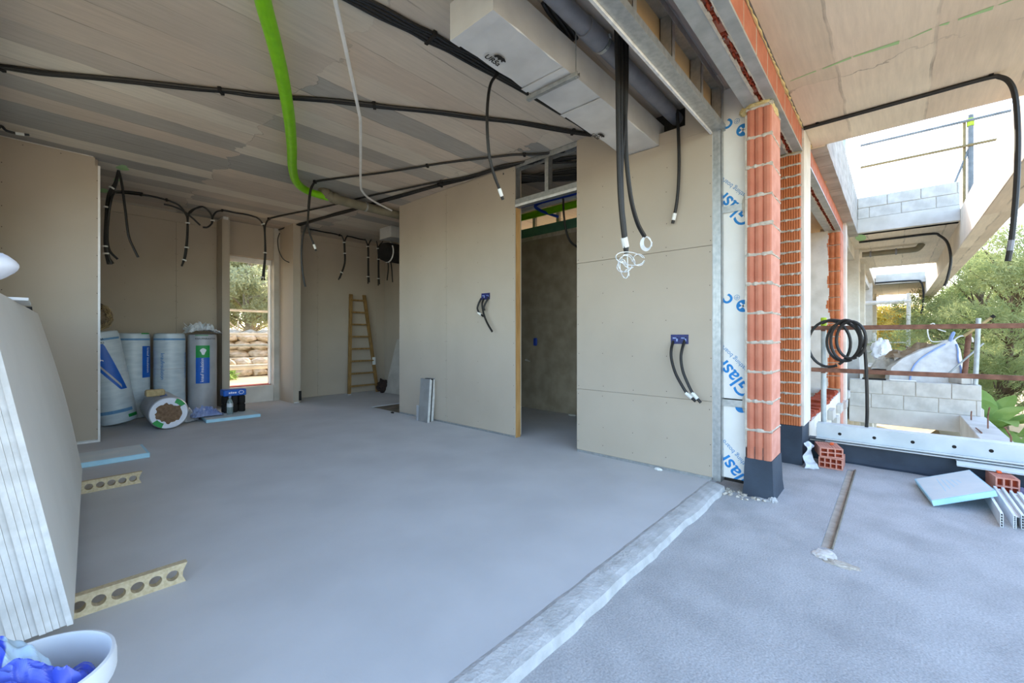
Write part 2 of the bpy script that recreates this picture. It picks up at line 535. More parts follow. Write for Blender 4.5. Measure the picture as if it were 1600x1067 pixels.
M['pine'] = leaf_mat('pine_needles', '#8b9660', '#aab07e')
M['pine_dark'] = leaf_mat('pine_needles_deep', '#7c8a54', '#9aa56e')
M['olive'] = leaf_mat('olive_leaves', '#a3a67e', '#c2c29c')
M['hedge'] = leaf_mat('yellow_hedge_leaves', '#d2bd58', '#ecd985')
M['plantleaf'] = leaf_mat('green_plant_leaves', '#7d9a52', '#9db56e')
M['bark_pale'] = mat('pale_bark', '#a39681', '#8a7d69', scale=12, rough=1.0, bump=0.6, bscale=30)
M['bark'] = mat('bark', '#6f5c48', '#55463a', scale=12, rough=1.0, bump=0.6, bscale=30)

# ------------------------------------------------------------------ the setting: slabs and floors
WX = 3.44                 # face of the partition on the right
CZ = 3.0                  # soffit
TZ = -0.05                # terrace level


def slab(x0, x1, y0, y1, z0, z1, holes, mb=None):
    """a slab whose cells leave out the holes [(x0,x1,y0,y1)]"""
    mb = mb or MB()
    xs = sorted({x0, x1, *[h[0] for h in holes], *[h[1] for h in holes]})
    ys = sorted({y0, y1, *[h[2] for h in holes], *[h[3] for h in holes]})
    xs = [x for x in xs if x0 <= x <= x1]
    ys = [y for y in ys if y0 <= y <= y1]
    for i in range(len(xs) - 1):
        for j in range(len(ys) - 1):
            cx, cy = (xs[i] + xs[i + 1]) / 2, (ys[j] + ys[j + 1]) / 2
            if any(h[0] < cx < h[1] and h[2] < cy < h[3] for h in holes):
                continue
            mb.box(xs[i], xs[i + 1], ys[j], ys[j + 1], z0, z1)
    return mb


fl = slab(-0.31, 9.7, 1.05, 8.12, -0.06, 0.0, [(3.455, 4.8, 5.35, 6.14)])
MB().box(3.457, 4.798, 5.352, 6.138, -0.0605, -0.012).build('floor_recess', M['sub'], label='brown unfinished patch of floor behind the partition end', kind='structure')
fl.build('floor', M['screed'], label='smooth pale grey screed floor of the room', kind='structure')
MB().box(-0.31, 9.7, 1.0, 8.4, -0.4, -0.061).build('floor_base', M['sub'], label='rough bare slab below the screed', kind='structure')
# terrace with the cable groove
tr = slab(-2.5, 4.95, -1.06, 0.94, -0.3, TZ, [(2.86, 4.7, 0.245, 0.30)])
tr.box(3.36, 4.95, 0.94, 1.05, -0.3, TZ)
ter = tr.build('floor_terrace', M['terrace'], label='rough whitish rendered terrace floor outside the opening', kind='structure')
MB().box(2.86, 4.7, 0.246, 0.299, TZ - 0.06, TZ - 0.012).build('groove_bed', M['mortar'], ter)
MB().box(2.86, 4.7, 0.246, 0.258, TZ - 0.012, TZ - 0.006).build('groove_cable', M['sub'], ter)

# rough concrete threshold along the screed edge
bm = bmesh.new()
nx = 150
rows = []
for i in range(nx + 1):
    x = -2.0 + (3.40 + 2.0) * i / nx
    e = lambda s, a: (noise.noise(Vector((x * s, a, 3.1)))) 
    yo = 0.935 + 0.014 * e(2.2, 0.3) + 0.008 * e(9, 1.7)
    prof = [(1.056 + 0.002 * e(5, 9), -0.30), (1.056 + 0.003 * e(5, 9), -0.0005 + 0.002 * e(6, 5)), (1.035, 0.004 + 0.003 * e(8, 2)), (1.0, 0.001 + 0.004 * e(7, 7)), (yo + 0.03, -0.004 + 0.004 * e(7, 4)),
            (yo, -0.014 + 0.005 * e(9, 6)), (yo - 0.012, TZ - 0.002), (yo - 0.012, -0.3)]
    rows.append([bm.verts.new((x, p[0], p[1])) for p in prof])
for i in range(nx):
    for k in range(7):
        bm.faces.new((rows[i][k], rows[i + 1][k], rows[i + 1][k + 1], rows[i][k + 1]))
MB().add_bm(bm).build('trim_1', mat('rough_threshold', '#c2c2c1', '#aeaeac', scale=14, bump=0.5, bscale=70, detail=9, rough=0.95), label='rough concrete threshold strip between screed and terrace', kind='structure')

# ceiling slab, roof overhang and the bands over the voids
cl = MB()
cl.box(-2.5, 5.14, -1.0, 1.2, CZ, CZ + 0.28)
cl.box(-0.5, 5.14, 1.2, 8.3, CZ, CZ + 0.28)
cl.build('ceiling', M['ceiling'], label='board-marked grey concrete soffit over the room', kind='structure')
MB().box(-2.5, 5.14, -1.0, 0.60, CZ - 0.006, CZ + 0.001).build('ceiling_terrace', M['soffit'], label='pale concrete soffit over the terrace', kind='structure')
MB().box(5.14, 26.0, 0.50, 8.3, CZ - 0.02, CZ + 0.26).build('ceiling_rooms', M['soffit'], label='concrete roof slab over the rooms further along', kind='structure')
MB().box(-2.5, 12.0, 8.3, 10.9, CZ, CZ + 0.28).build('ceiling_added_eave', M['soffit'], label='added concrete eave keeping the sun out of the rear window', kind='structure')  # unseen slab, added to block direct sun at the rear window

# ------------------------------------------------------------------ walls
BACK_Y = 8.0


def screws(points, axis, parent, r=0.0035):
    """countless small screw heads in one mesh; axis = outward normal 'x-' or 'y-'"""
    mb = MB()
    for p in points:
        n = 6
        vs_ = []
        for k in range(n):
            a = 2 * PI * k / n
            if axis == 'x-':
                vs_.append((p[0], p[1] + r * math.cos(a), p[2] + r * math.sin(a)))
            else:
                vs_.append((p[0] + r * math.cos(a), p[1], p[2] + r * math.sin(a)))
        mb.add(vs_, [tuple(range(n))])
    mb.build('screw_heads', M['dark'], parent, kind='stuff')


# right partition: two boarded stretches with the door opening between
wr = thing('wall_right', (WX, 3.0, 0), 'plasterboard partition with a door opening on the right of the room', kind='structure')
G = 0.0022


def sheet(y0, y1, z0, z1, parent, x=WX, t=0.015, name='plasterboard_sheet', m=None):
    MB().cbox(x, x + t, y0 + G / 2, y1 - G / 2, z0 + G / 2, z1 - G / 2, 0.0012).build(name, m or M['board'], parent)


# stretch beside the facade, boards laid sideways; hole for duct and pipe at the top
sheet(1.035, 2.27, 0.022, 0.605, wr)
sheet(1.035, 2.27, 0.605, 1.81, wr)
mbs = MB()
mbs.cbox(WX, WX + 0.015, 1.035, 2.27, 1.81 + G, 2.70, 0.001)
mbs.box(WX, WX + 0.015, 1.79, 2.27, 2.70, CZ)
mbs.box(WX, WX + 0.015, 1.035, 1.24, 2.70, CZ)
mbs.box(WX, WX + 0.015, 1.24, 1.455, 2.70, 2.80)
mbs.build('plasterboard_sheet', M['board'], wr)
# stretch beyond the door, boards upright
sheet(3.07, 4.25, 0.022, CZ, wr)
sheet(4.25, 5.32, 0.022, CZ, wr)
MB().box(WX + 0.0152, WX + 0.09, 1.04, 2.265, 0.022, 2.62).build('wall_core', M['board_edge'], wr)
MB().box(WX + 0.0152, WX + 0.09, 3.12, 5.315, 0.022, CZ).build('wall_core', M['board_edge'], wr)
for y0, y1 in ((1.04, 2.268), (3.075, 5.318)):
    MB().box(WX + 0.004, WX + 0.09, y0, y1, 0.0, 0.0215).build('floor_track', M['galv'], wr)
# back side board seen past the wall ends
MB().box(WX + 0.09, WX + 0.105, 3.07, 5.32, 0.02, CZ).build('plasterboard_sheet', M['board'], wr)
MB().box(WX + 0.09, WX + 0.105, 1.04, 2.27, 0.02, CZ - 0.4).build('plasterboard_sheet', M['board'], wr)
pts = []
for z in (2.5, 2.29, 2.03, 1.845, 1.765, 1.5, 1.23, 0.94, 0.645, 0.55, 0.27, 0.10):
    for y in (2.25, 1.986, 1.69, 1.393, 1.05):
        pts.append((WX - 0.0006, y + random.uniform(-.006, .006), z + random.uniform(-.012, .012)))
for k in range(13):
    for y in (3.09, 3.66, 4.235, 4.265, 4.8, 5.3):
        pts.append((WX - 0.0006, y + random.uniform(-.006, .006), 0.1 + k * 0.235 + random.uniform(-.01, .01)))
screws(pts, 'x-', wr)

# door opening: timber jamb, steel header channel, stud and top track
dj = thing('door_frame', (WX + 0.05, 3.09, 0), 'rough door opening framed by a timber jamb and steel header', kind='structure')
MB().box(WX + 0.016, WX + 0.089, 3.068, 3.12, 0.0, 2.52).build('timber_jamb', M['timber'], dj)
MB().box(WX + 0.016, WX + 0.089, 3.07, 3.12, 2.52, CZ).build('steel_jamb', M['galv'], dj)
hd = MB()
hd.box(WX + 0.002, WX + 0.09, 2.27, 3.068, 2.535, 2.545)
hd.box(WX + 0.002, WX + 0.006, 2.27, 3.068, 2.545, 2.605)
hd.box(WX + 0.086, WX + 0.09, 2.27, 3.068, 2.545, 2.605)
hd.build('header_channel', M['galv'], dj)
MB().box(WX - 0.004, WX + 0.002, 2.272, 3.066, 2.522, 2.548).build('header_board_edge', M['board_edge'], dj)
st = MB()
st.box(WX + 0.012, WX + 0.016, 2.62, 2.67, 2.546, 2.96)
st.box(WX + 0.012, WX + 0.08, 2.62, 2.624, 2.546, 2.96)
st.box(WX + 0.076, WX + 0.08, 2.62, 2.67, 2.546, 2.96)
st.build('steel_stud', M['galv'], dj)
tt = MB()
tt.box(WX + 0.002, WX + 0.005, 2.27, 3.068, 2.945, CZ - 0.001)
tt.box(WX + 0.002, WX + 0.09, 2.27, 3.068, CZ - 0.005, CZ - 0.001)
tt.box(WX + 0.087, WX + 0.09, 2.27, 3.068, 2.945, CZ - 0.001)
tt.build('ceiling_track', M['galv'], dj)

# room behind the door
wb = thing('wall_side_room', (5.05, 3.5, 0), 'dark grey-brown rendered wall seen through the door opening', kind='structure')
MB().box(5.05, 5.15, 1.9, 5.35, 0.0, 2.63).build('render_coat', M['dark_plaster'], wb)
gb = MB()
prev = None
n = 60
for i in range(n):
    ya, yb = 1.9 + 3.45 * i / n, 1.9 + 3.45 * (i + 1) / n
    z0 = 2.645 + 0.03 * noise.noise(Vector((i * 0.31, 0.2, 0))) + 0.012 * noise.noise(Vector((i * 1.3, 4, 0)))
    gb.box(5.052, 5.15, ya, yb, z0, 2.80)
gb.build('green_board_band', M['green_board'], wb)
MB().box(5.045, 5.15, 1.9, 5.35, 2.60, 2.66).build('filler_band', M['mortar'], wb)
for k, y in enumerate((2.3, 2.75, 3.2, 3.65, 4.1, 4.6, 5.05)):
    MB().box(5.06, 5.11, y, y + 0.05, 2.8, CZ).build('steel_stud', M['galv'], wb)
MB().box(3.545, 5.15, 5.25, 5.35, 0.0, CZ).build('wall_side_room_rear', M['dark_plaster'], label='plastered cross wall behind the door partition', kind='structure')
MB().box(3.545, 9.7, 1.8, 1.9, 0.0, CZ).build('wall_side_room_added', M['dark_plaster'], label='added plastered wall keeping facade daylight out of the side room', kind='structure')  # added to make the side room darker

# rear wall with the window, stub walls and side walls
wk = thing('wall_back', (2.3, BACK_Y, 0), 'plasterboard rear wall of the room', kind='structure')


def sheet_y(x0, x1, z0, z1, parent, y, t=0.015, m=None, name='plasterboard_sheet'):
    MB().cbox(x0 + G / 2, x1 - G / 2, y, y + t, z0 + G / 2, z1 - G / 2, 0.001).build(name, m or M['board'], parent)


for x0, x1 in ((-0.31, 0.15), (0.15, 1.33), (1.33, 1.85)):
    sheet_y(x0, x1, 0.0, 2.86, wk, 8.10)
MB().box(-0.31, 1.95, 8.10, 8.13, 2.862, CZ).build('wall_band', M['board'], wk)
MB().box(-0.31, 1.95, 8.116, 8.3, 0.0, CZ).build('wall_core', M['concrete'], wk)
for x0, x1 in ((2.74, 3.4), (3.4, 4.6), (4.6, 4.8)):
    sheet_y(x0, x1, 0.0, 2.9, wk, 7.97)
MB().box(2.74, 4.8, 7.975, 8.0, 2.902, CZ).build('wall_band', M['board'], wk)
MB().box(2.66, 5.0, 7.986, 8.3, 0.0, CZ).build('wall_core', M['concrete'], wk)
MB().box(1.95, 2.66, 8.02, 8.3, 0.0, 0.27).build('window_parapet', M['concrete_pale'], wk)
MB().box(1.95, 2.66, 8.02, 8.3, 2.45, CZ).build('window_lintel', M['board'], wk)
pts = [(x, 8.0994, 0.2 + 0.24 * k + random.uniform(-.01, .01)) for x in (0.16, 0.75, 1.32, 1.345, 1.8) for k in range(11)]
pts += [(x, 7.9694, 0.2 + 0.24 * k + random.uniform(-.01, .01)) for x in (3.39, 3.41, 4.0, 4.59) for k in range(11)]
screws(pts, 'y-', wk)

win = thing('window_1', (2.3, 8.1, 0.27), 'tall rear window opening with a thin white frame', kind='structure')
wf = MB()
wf.box(1.95, 1.975, 8.12, 8.17, 0.27, 2.45)
wf.build('frame_stile', M['white_paint'], win)
MB().box(2.635, 2.66, 8.12, 8.17, 0.27, 2.45).build('frame_stile', M['white_paint'], win)
MB().box(1.975, 2.635, 8.12, 8.17, 2.41, 2.45).build('frame_head', M['white_paint'], win)
shr = MB().box(1.975, 2.635, 8.10, 8.13, 2.36, 2.405).build('shutter_rail', M['white_paint'], win)
MB().box(2.2, 2.32, 8.09, 8.13, 2.37, 2.40).build('latch', M['white_paint'], shr)
MB().box(1.95, 2.66, 8.12, 8.3, 0.271, 0.285).build('window_sill', M['red_edge'], win)

ws = thing('wall_stub', (1.9, 7.95, 0), 'narrow plasterboard stub wall left of the rear window', kind='structure')
MB().cbox(1.85, 1.865, 7.79, 8.10, 0.0, CZ - 0.03, 0.001).build('plasterboard_sheet', M['board'], ws)
MB().box(1.866, 1.935, 7.80, 8.3, 0.0, CZ).build('wall_core', M['board_edge'], ws)
MB().cbox(1.865, 1.935, 7.785, 7.80, 0.0, CZ - 0.05, 0.001).build('plasterboard_sheet', M['board'], ws)
MB().cbox(1.936, 1.951, 7.79, 8.12, 0.0, CZ, 0.001).build('plasterboard_sheet', M['board'], ws)
ws = thing('wall_stub', (2.8, 7.7, 0), 'sunlit cream plasterboard stub wall right of the rear window', kind='structure')
MB().cbox(2.755, 2.77, 7.40, 7.985, 0.0, CZ, 0.001).build('plasterboard_sheet', M['board'], ws)
MB().box(2.771, 2.86, 7.415, 7.96, 0.0, CZ).build('wall_core', M['board_edge'], ws)
MB().cbox(2.77, 2.86, 7.40, 7.414, 0.02, CZ, 0.001).build('plasterboard_sheet', M['board'], ws)
MB().cbox(2.861, 2.876, 7.40, 7.965, 0.0, CZ, 0.001).build('plasterboard_sheet', M['board'], ws)
MB().box(2.845, 2.885, 7.392, 7.40, 0.04, 0.2).build('socket_gap', M['dark'], ws)

wl = thing('wall_left', (-0.31, 5.0, 0), 'plasterboard wall along the left of the room', kind='structure')
# (wide opening added in this wall, out of view, to brighten the room)
for y0, y1, z0, z1 in ((1.9, 3.2, 0, 1.35), (3.2, 4.4, 0, 1.35), (4.4, 5.6, 0, 1.35), (1.9, 3.2, 2.8, CZ), (3.2, 4.4, 2.8, CZ), (4.4, 5.6, 2.8, CZ), (5.6, 6.8, 0, CZ), (6.8, 8.1, 0, CZ)):
    MB().cbox(-0.326, -0.311, y0 + G / 2, y1 - G / 2, z0, z1 - 0.001, 0.001).build('plasterboard_sheet', M['board'], wl)
wc = MB()
wc.box(-0.5, -0.327, 1.9, 5.6, -0.3, 1.35)
wc.box(-0.5, -0.327, 1.9, 5.6, 2.8, CZ)
wc.box(-0.5, -0.327, 5.6, 8.3, -0.3, CZ)
wc.build('wall_core', M['concrete'], wl)
wp = thing('wall_partition', (0.05, 6.25, 0), 'plasterboard partition beside the alcove of insulation rolls', kind='structure')
pm = MB()
pm.prism([(-0.31, 0.03), (0.372, 0.03), (0.372, 2.905), (0.345, 2.905), (0.345, 2.985), (-0.31, 2.985)], 'y', 6.21, 6.225)
pm.build('plasterboard_sheet', M['board'], wp)
MB().box(-0.31, 0.335, 6.226, 6.31, 0.0, CZ).build('wall_core', M['board_edge'], wp)
MB().box(0.336, 0.372, 6.226, 6.312, 0.02, 2.9).build('board_edge', M['board_edge'], wp)
MB().box(0.366, 0.384, 6.205, 6.226, 0.0, 2.905).build('corner_bead', M['white_paint'], wp)
MB().box(-0.31, 0.372, 6.206, 6.22, 0.0, 0.02).build('floor_track', M['white_paint'], wp)
MB().box(-0.31, 0.372, 6.313, 6.328, 0.02, CZ).build('plasterboard_sheet', M['board'], wp)
pts = [(x, 6.2094, 0.15 + 0.2 * k + random.uniform(-.015, .015)) for x in (0.36, -0.28) for k in range(14)] + [(x, 6.2094, 2.95) for x in (-0.15, 0.1)]
screws(pts, 'y-', wp, 0.004)
wa = thing('wall_alcove', (4.8, 6.7, 0), 'shaded plasterboard side wall of the ladder alcove', kind='structure')
for y0, y1 in ((5.35, 6.6), (6.6, 7.97)):
    MB().cbox(4.8, 4.815, y0 + G / 2, y1 - G / 2, 0.0, CZ, 0.001).build('plasterboard_sheet', M['board'], wa)
MB().box(4.816, 4.9, 5.35, 8.0, 0.0, CZ).build('wall_core', M['concrete'], wa)

# ------------------------------------------------------------------ steel stud header over the wide opening and its jamb
hf = thing('wall_header', (1.5, 1.0, 2.68), 'galvanised stud frame above the wide opening backed by tan plasterboard', kind='structure')
tk = MB()
tk.box(-2.5, WX + 0.06, 0.955, 1.035, 2.682, 2.686)
tk.box(-2.5, WX + 0.06, 0.955, 0.958, 2.686, 2.73)
tk.box(-2.5, WX + 0.06, 1.032, 1.035, 2.686, 2.73)
tk.build('bottom_track', M['galv'], hf)
tk = MB()
tk.box(-2.5, WX, 0.955, 1.035, CZ - 0.006, CZ - 0.003)
tk.box(-2.5, WX, 0.955, 0.958, CZ - 0.05, CZ - 0.006)
tk.build('top_track', M['galv'], hf)
for x in (-0.4, 0.2, 0.8, 1.4, 1.95, 2.45, 2.95, 3.40):
    s = MB()
    s.box(x, x + 0.003, 0.959, 1.031, 2.687, CZ - 0.007)
    s.box(x, x + 0.045, 0.959, 0.962, 2.687, CZ - 0.007)
    s.box(x, x + 0.045, 1.028, 1.031, 2.687, CZ - 0.007)
    s.build('steel_stud', M['galv'], hf)
for x0, x1 in ((-2.5, -0.9), (-0.9, 0.3), (0.3, 1.5), (1.5, 2.7), (2.7, 3.43)):
    MB().box(x0 + G, x1 - G, 1.036, 1.05, 2.689, CZ - 0.001).build('plasterboard_sheet', M['board_back'], hf)
MB().box(-2.5, 3.438, 1.0505, 1.0525, 2.665, CZ - 0.001).build('paper_face', M['board'], hf)
MB().box(-2.5, 3.438, 1.0355, 1.0503, 2.6645, 2.6885).build('board_edge', M['board_edge'], hf)

js = thing('trim_2', (WX, 1.0, 0), 'galvanised steel corner stud ending the plasterboard partition', kind='structure')
s = MB()
s.box(WX + 0.006, WX + 0.010, 0.972, 1.034, 0.0, 2.72)
s.box(WX + 0.006, WX + 0.08, 0.972, 0.975, 0.0, 2.72)
s.box(WX + 0.003, WX + 0.006, 0.990, 0.998, 0.0, 2.70)
s.box(WX + 0.003, WX + 0.006, 1.012, 1.018, 0.0, 2.70)
s.build('stud_web', M['galv'], js)
MB().box(WX - 0.001, WX + 0.016, 1.0345, 1.0352, 0.02, 2.66).build('board_edge', M['board_edge'], js)

# white sheathing board with print in the cavity
SHX = WX + 0.055
sb = thing('sheathing_board', (SHX, 0.9, 0), 'white sheathing board with blue print standing between stud and brick pillar', 'building board')
sbm = MB()
sbm.box(SHX, SHX + 0.012, 0.817, 0.971, 0.635, 2.06)
sbm.box(SHX, SHX + 0.012, 0.817, 0.971, 2.10, CZ - 0.002)
sbm.box(SHX, SHX + 0.012, 0.817, 0.971, 0.03, 0.575)
sbf = sbm.build('board_face', M['sheathing'], sb)


def print_on_board(s, size, u0, v0, ang, m, bold, parent, zlim=(0.03, 2.99)):
    """letters laid on the sheathing board: start at photo pixel (u0,v0), baseline turned by ang in the board's plane (horizontal axis = -Y)"""
    p = P(u0, v0, X=SHX)
    v, f = text2d(s, size, bold)
    ca, sa = math.cos(ang), math.sin(ang)
    q = [(-p.y + x * ca - y * sa, p.z + x * sa + y * ca) for x, y in v]
    q, f = clip2d(q, f, [((-0.817, 0), (1, 0)), ((-0.971, 0), (-1, 0)), ((0, zlim[0]), (0, -1)), ((0, zlim[1]), (0, 1))])
    if q:
        MB().add([(SHX - 0.0012, -a, b) for a, b in q], f).build('lettering', m, parent)


ANG = math.radians(129)
for (u0, v0, zl) in ((1178, 340, (2.10, 2.99)), (1178, 340, (1.2, 2.06)), (1178, 612, (0.635, 2.06)), (1181, 766, (0.03, 0.575))):
    print_on_board('Glasroc', 0.15, u0, v0, ANG, M['print_blue'], 0.0022, sbf, zl)
for (u0, v0, zl) in ((1176, 311, (2.10, 2.99)), (1176, 584, (0.635, 2.06)), (1179, 739, (0.03, 0.575))):
    print_on_board('breathing board', 0.046, u0, v0, ANG + 0.08, M['print_blue2'], 0.0003, sbf, zl)
for (u0, v0, zl) in ((1148, 192, (2.10, 2.99)), (1148, 468, (0.635, 2.06))):
    print_on_board('c', 0.15, u0, v0, ANG, M['print_blue'], 0.0022, sbf, zl)
for v0 in (186, 463):
    print_on_board('®', 0.055, 1158, v0 + 2, ANG, M['print_blue2'], 0.0, sbf)


def disc_yz(x, y, z, r, n=24, planes=None):
    q = [(-y + r * math.cos(2 * PI * k / n), z + r * math.sin(2 * PI * k / n)) for k in range(n)]
    f = [tuple(range(n))]
    if planes:
        q, f = clip2d(q, f, planes)
    return [(x, -a, b) for a, b in q], f


for v0 in (203, 478):
    c = P(1161, v0, X=SHX)
    MB().add(*disc_yz(SHX - 0.0011, c.y, c.z, 0.046, planes=[((-0.817, 0), (1, 0))])).build('round_logo', M['print_blue'], sbf)
    x = MB()
    for a in (0.9, -0.55):
        d = Vector((0, math.cos(a), math.sin(a)))
        w = Vector((0, -math.sin(a), math.cos(a)))
        e = Vector((SHX - 0.0018, c.y, c.z))
        L_ = 0.030
        x.quad(e - d * L_ - w * 0.006, e + d * L_ - w * 0.006, e + d * L_ + w * 0.006, e - d * L_ + w * 0.006)
    x.build('logo_cross', M['print_white'], sbf)
c = P(1158, 650, X=SHX)
MB().add(*disc_yz(SHX - 0.0011, c.y, 0.575, 0.04, planes=[((-0.817, 0), (1, 0)), ((0, 0.574), (0, 1))])).build('round_logo', M['print_blue'], sbf)
MB().box(SHX + 0.02, SHX + 0.06, 0.79, 0.97, 0.0, CZ - 0.01).build('wall_cavity_shade', M['dark'], label='dark box standing in for the shade behind the sheathing board', kind='structure')  # solid near-black box; the cavity's shade is in its colour
for z, lab in ((2.078, 'galvanised strap mortared to the brick pillar at head height'), (0.605, 'galvanised strap mortared to the brick pillar at knee height')):
    b_ = thing('wall_tie', (SHX, 0.9, z - 0.02), lab, 'metal strap')
    MB().box(SHX - 0.012, SHX - 0.009, 0.80, 0.972, z - 0.028, z + 0.022).build('strap', M['galv'], b_)
    bm = bmesh.new()
    bmesh.ops.create_icosphere(bm, subdivisions=3, radius=1.0)
    for w in bm.verts:
        k = 1 + 0.35 * noise.noise(w.co * 2.1 + Vector((z, 0, 0)))
        w.co = Vector((SHX - 0.015 + w.co.x * 0.018 * k, 0.815 + w.co.y * 0.022 * k, z + w.co.z * 0.075 * k))
    MB().add_bm(bm).build('mortar_dab', M['mortar'], b_, smooth=True)

# ------------------------------------------------------------------ brick pillars and lintels
def ribbed_brick(depth, width, height, ribs, rib, name, m, seg=4):
    """hollow brick, local origin at its bottom, front (-x) face fluted: x 0..depth, y 0..width"""
    poly = [(depth, 0.0), (depth, width), (0.004, width)]
    step = width / ribs
    for k in range(ribs):
        y1 = width - k * step
        for j in range(1, seg):
            a = PI * j / seg
            poly.append((0.004 - rib * math.sin(a), y1 - step * (1 - math.cos(a)) / 2))
        if k < ribs - 1:
            poly.append((0.004, y1 - step))
    poly.append((0.004, 0.0))
    me = MB().prism(poly, 'z', 0, height).mesh(name, [m, M['brick_pink']])
    for p_ in me.polygons:
        if p_.normal.y < -0.95 and abs(p_.center.y) < 1e-4:
            p_.material_index = 1
    return me


def lumpy_joint(depth, width, h, name, m, seed):
    """mortar bed oozing from the joint: a strip wrapped round the -x and -y faces"""
    rnd = random.Random(seed)
    mb = MB()
    n = 9
    pts = [Vector((0.006, width * (1 - i / (n - 1)), 0)) for i in range(n)]
    pts += [Vector((0.006 + depth * (i + 1) / n, 0.003, 0)) for i in range(n)]
    mb.box(0.006, depth - 0.004, 0.004, width - 0.004, -h / 2, h / 2)
    p2 = [p + Vector((rnd.uniform(-.010, .0) if i < n else 0, rnd.uniform(-.001, .003), rnd.uniform(-.004, .004))) for i, p in enumerate(pts)]
    mb.tube(p2, [h * rnd.uniform(0.35, 0.85) if i < n else h * rnd.uniform(.28, .42) for i in range(len(p2))], 6)
    return mb.mesh(name, m)


def foam_blob(cx, cy, cz, sx, sy, sz, seed, name, parent, m):
    bm = bmesh.new()
    bmesh.ops.create_icosphere(bm, subdivisions=4, radius=1.0)
    for w in bm.verts:
        k = 1 + 0.3 * noise.noise(w.co * 2.5 + Vector((seed, 0, 0))) + 0.15 * noise.noise(w.co * 6 + Vector((seed, 2, 0)))
        w.co = Vector((cx + w.co.x * sx * k, cy + w.co.y * sy * k, cz + w.co.z * sz * k))
    return MB().add_bm(bm).build(name, m, parent, smooth=True)


LZ = 2.78
# pillar beside the opening
p1 = thing('brick_pillar', (3.59, 0.72, TZ), 'fluted terracotta brick pillar beside the wide opening', kind='structure')
n1, z0 = 12, 0.225
ch = (LZ - z0 - 0.02) / n1
bme = ribbed_brick(0.31, 0.158, ch - 0.016, 3, 0.014, 'brick', M['brick'])
jme = [lumpy_joint(0.31, 0.158, 0.02, 'mortar_joint', M['mortar'], k) for k in range(4)]
for k in range(n1):
    o = inst('brick', bme, p1, (3.432 + random.uniform(-.003, .003), 0.640 + random.uniform(-.002, .002), z0 + k * ch))
    inst('mortar_joint', jme[k % 4], p1, (3.432, 0.640, z0 + (k + 1) * ch - 0.006))
bmk = MB()
bmk.prism([(3.418, 0.628), (3.755, 0.628), (3.755, 0.81), (3.418, 0.81)], 'z', TZ, 0.0)
bb = bmesh.new()
vsb = []
for z, e in ((TZ, 0.022), (0.02, 0.014), (0.15, 0.010), (0.224, 0.006)):
    vsb.append([bb.verts.new(c) for c in ((3.432 - e, 0.640 - e, z), (3.742 + e, 0.640 - e, z), (3.742 + e, 0.80 + e, z), (3.432 - e, 0.80 + e, z))])
for i in range(3):
    for k in range(4):
        bb.faces.new((vsb[i][k], vsb[i][(k + 1) % 4], vsb[i + 1][(k + 1) % 4], vsb[i + 1][k]))
bb.faces.new(vsb[3]); bb.faces.new(vsb[0][::-1])
MB().add_bm(bb).build('bitumen_base', M['bitumen'], p1)
# darker patch on the bottom brick
MB().box(3.4285, 3.437, 0.655, 0.795, 0.2255, 0.31).build('dark_patch', mat('dark_brick_patch', '#6a4a40', '#8d6153', scale=30, rough=0.95), p1)
foam_blob(3.47, 0.80, 2.765, 0.035, 0.05, 0.035, 3, 'expanding_foam', p1, M['foam'])
foam_blob(3.45, 0.72, 2.77, 0.05, 0.085, 0.02, 5, 'expanding_foam', p1, M['foam'])
foam_blob(3.55, 0.645, 2.75, 0.12, 0.018, 0.025, 8, 'expanding_foam', p1, M['foam'])
# mortar smear along the inner edge
mb = MB()
for i in range(26):
    z = 0.3 + i * 0.093
    w = 0.008 + 0.008 * abs(noise.noise(Vector((i * 0.7, 1, 1))))
    mb.box(3.430, 3.436, 0.797 - w, 0.803 + w * 0.4, z, z + 0.094)
mb.build('mortar_smear', M['mortar'], p1)
# mortar foot in front of the pillar
foam_blob(3.42, 0.63, TZ, 0.035, 0.03, 0.03, 12, 'mortar_foot', p1, M['terrace'])
foam_blob(3.40, 0.70, TZ, 0.02, 0.06, 0.012, 14, 'mortar_foot', p1, M['terrace'])

# second pillar
p2 = thing('brick_pillar', (4.75, 0.7, TZ), 'orange brick pillar with close joints at the end of the terrace', kind='structure')
n2, z0 = 25, 0.30
ch = (LZ - z0 - 0.01) / n2
bme2 = ribbed_brick(0.27, 0.175, ch - 0.014, 9, 0.005, 'brick', M['brick_orange'], seg=2)
jme2 = [lumpy_joint(0.27, 0.175, 0.016, 'mortar_joint', M['mortar'], 20 + k) for k in range(4)]
for k in range(n2):
    inst('brick', bme2, p2, (4.553 + random.uniform(-.003, .003), 0.622, z0 + k * ch))
    inst('mortar_joint', jme2[k % 4], p2, (4.553, 0.622, z0 + (k + 1) * ch - 0.007))
MB().box(4.545, 4.95, 0.608, 0.80, TZ, 0.298).build('bitumen_base', M['bitumen'], p2)
mb = MB()
for i in range(30):
    z = 0.30 + i * 0.0897
    e = 0.012 * noise.noise(Vector((i * 0.6, 5, 0)))
    mb.box(4.585 + e, 4.99, 0.600, 0.6215, z, z + 0.0897)
mb.build('plaster_strip', M['plaster_white'], p2)
MB().box(4.83, 4.99, 0.622, 0.80, 0.30, LZ).build('plaster_strip', M['plaster_white'], p2)
foam_blob(4.6, 0.70, 2.77, 0.05, 0.09, 0.02, 31, 'expanding_foam', p2, M['foam'])


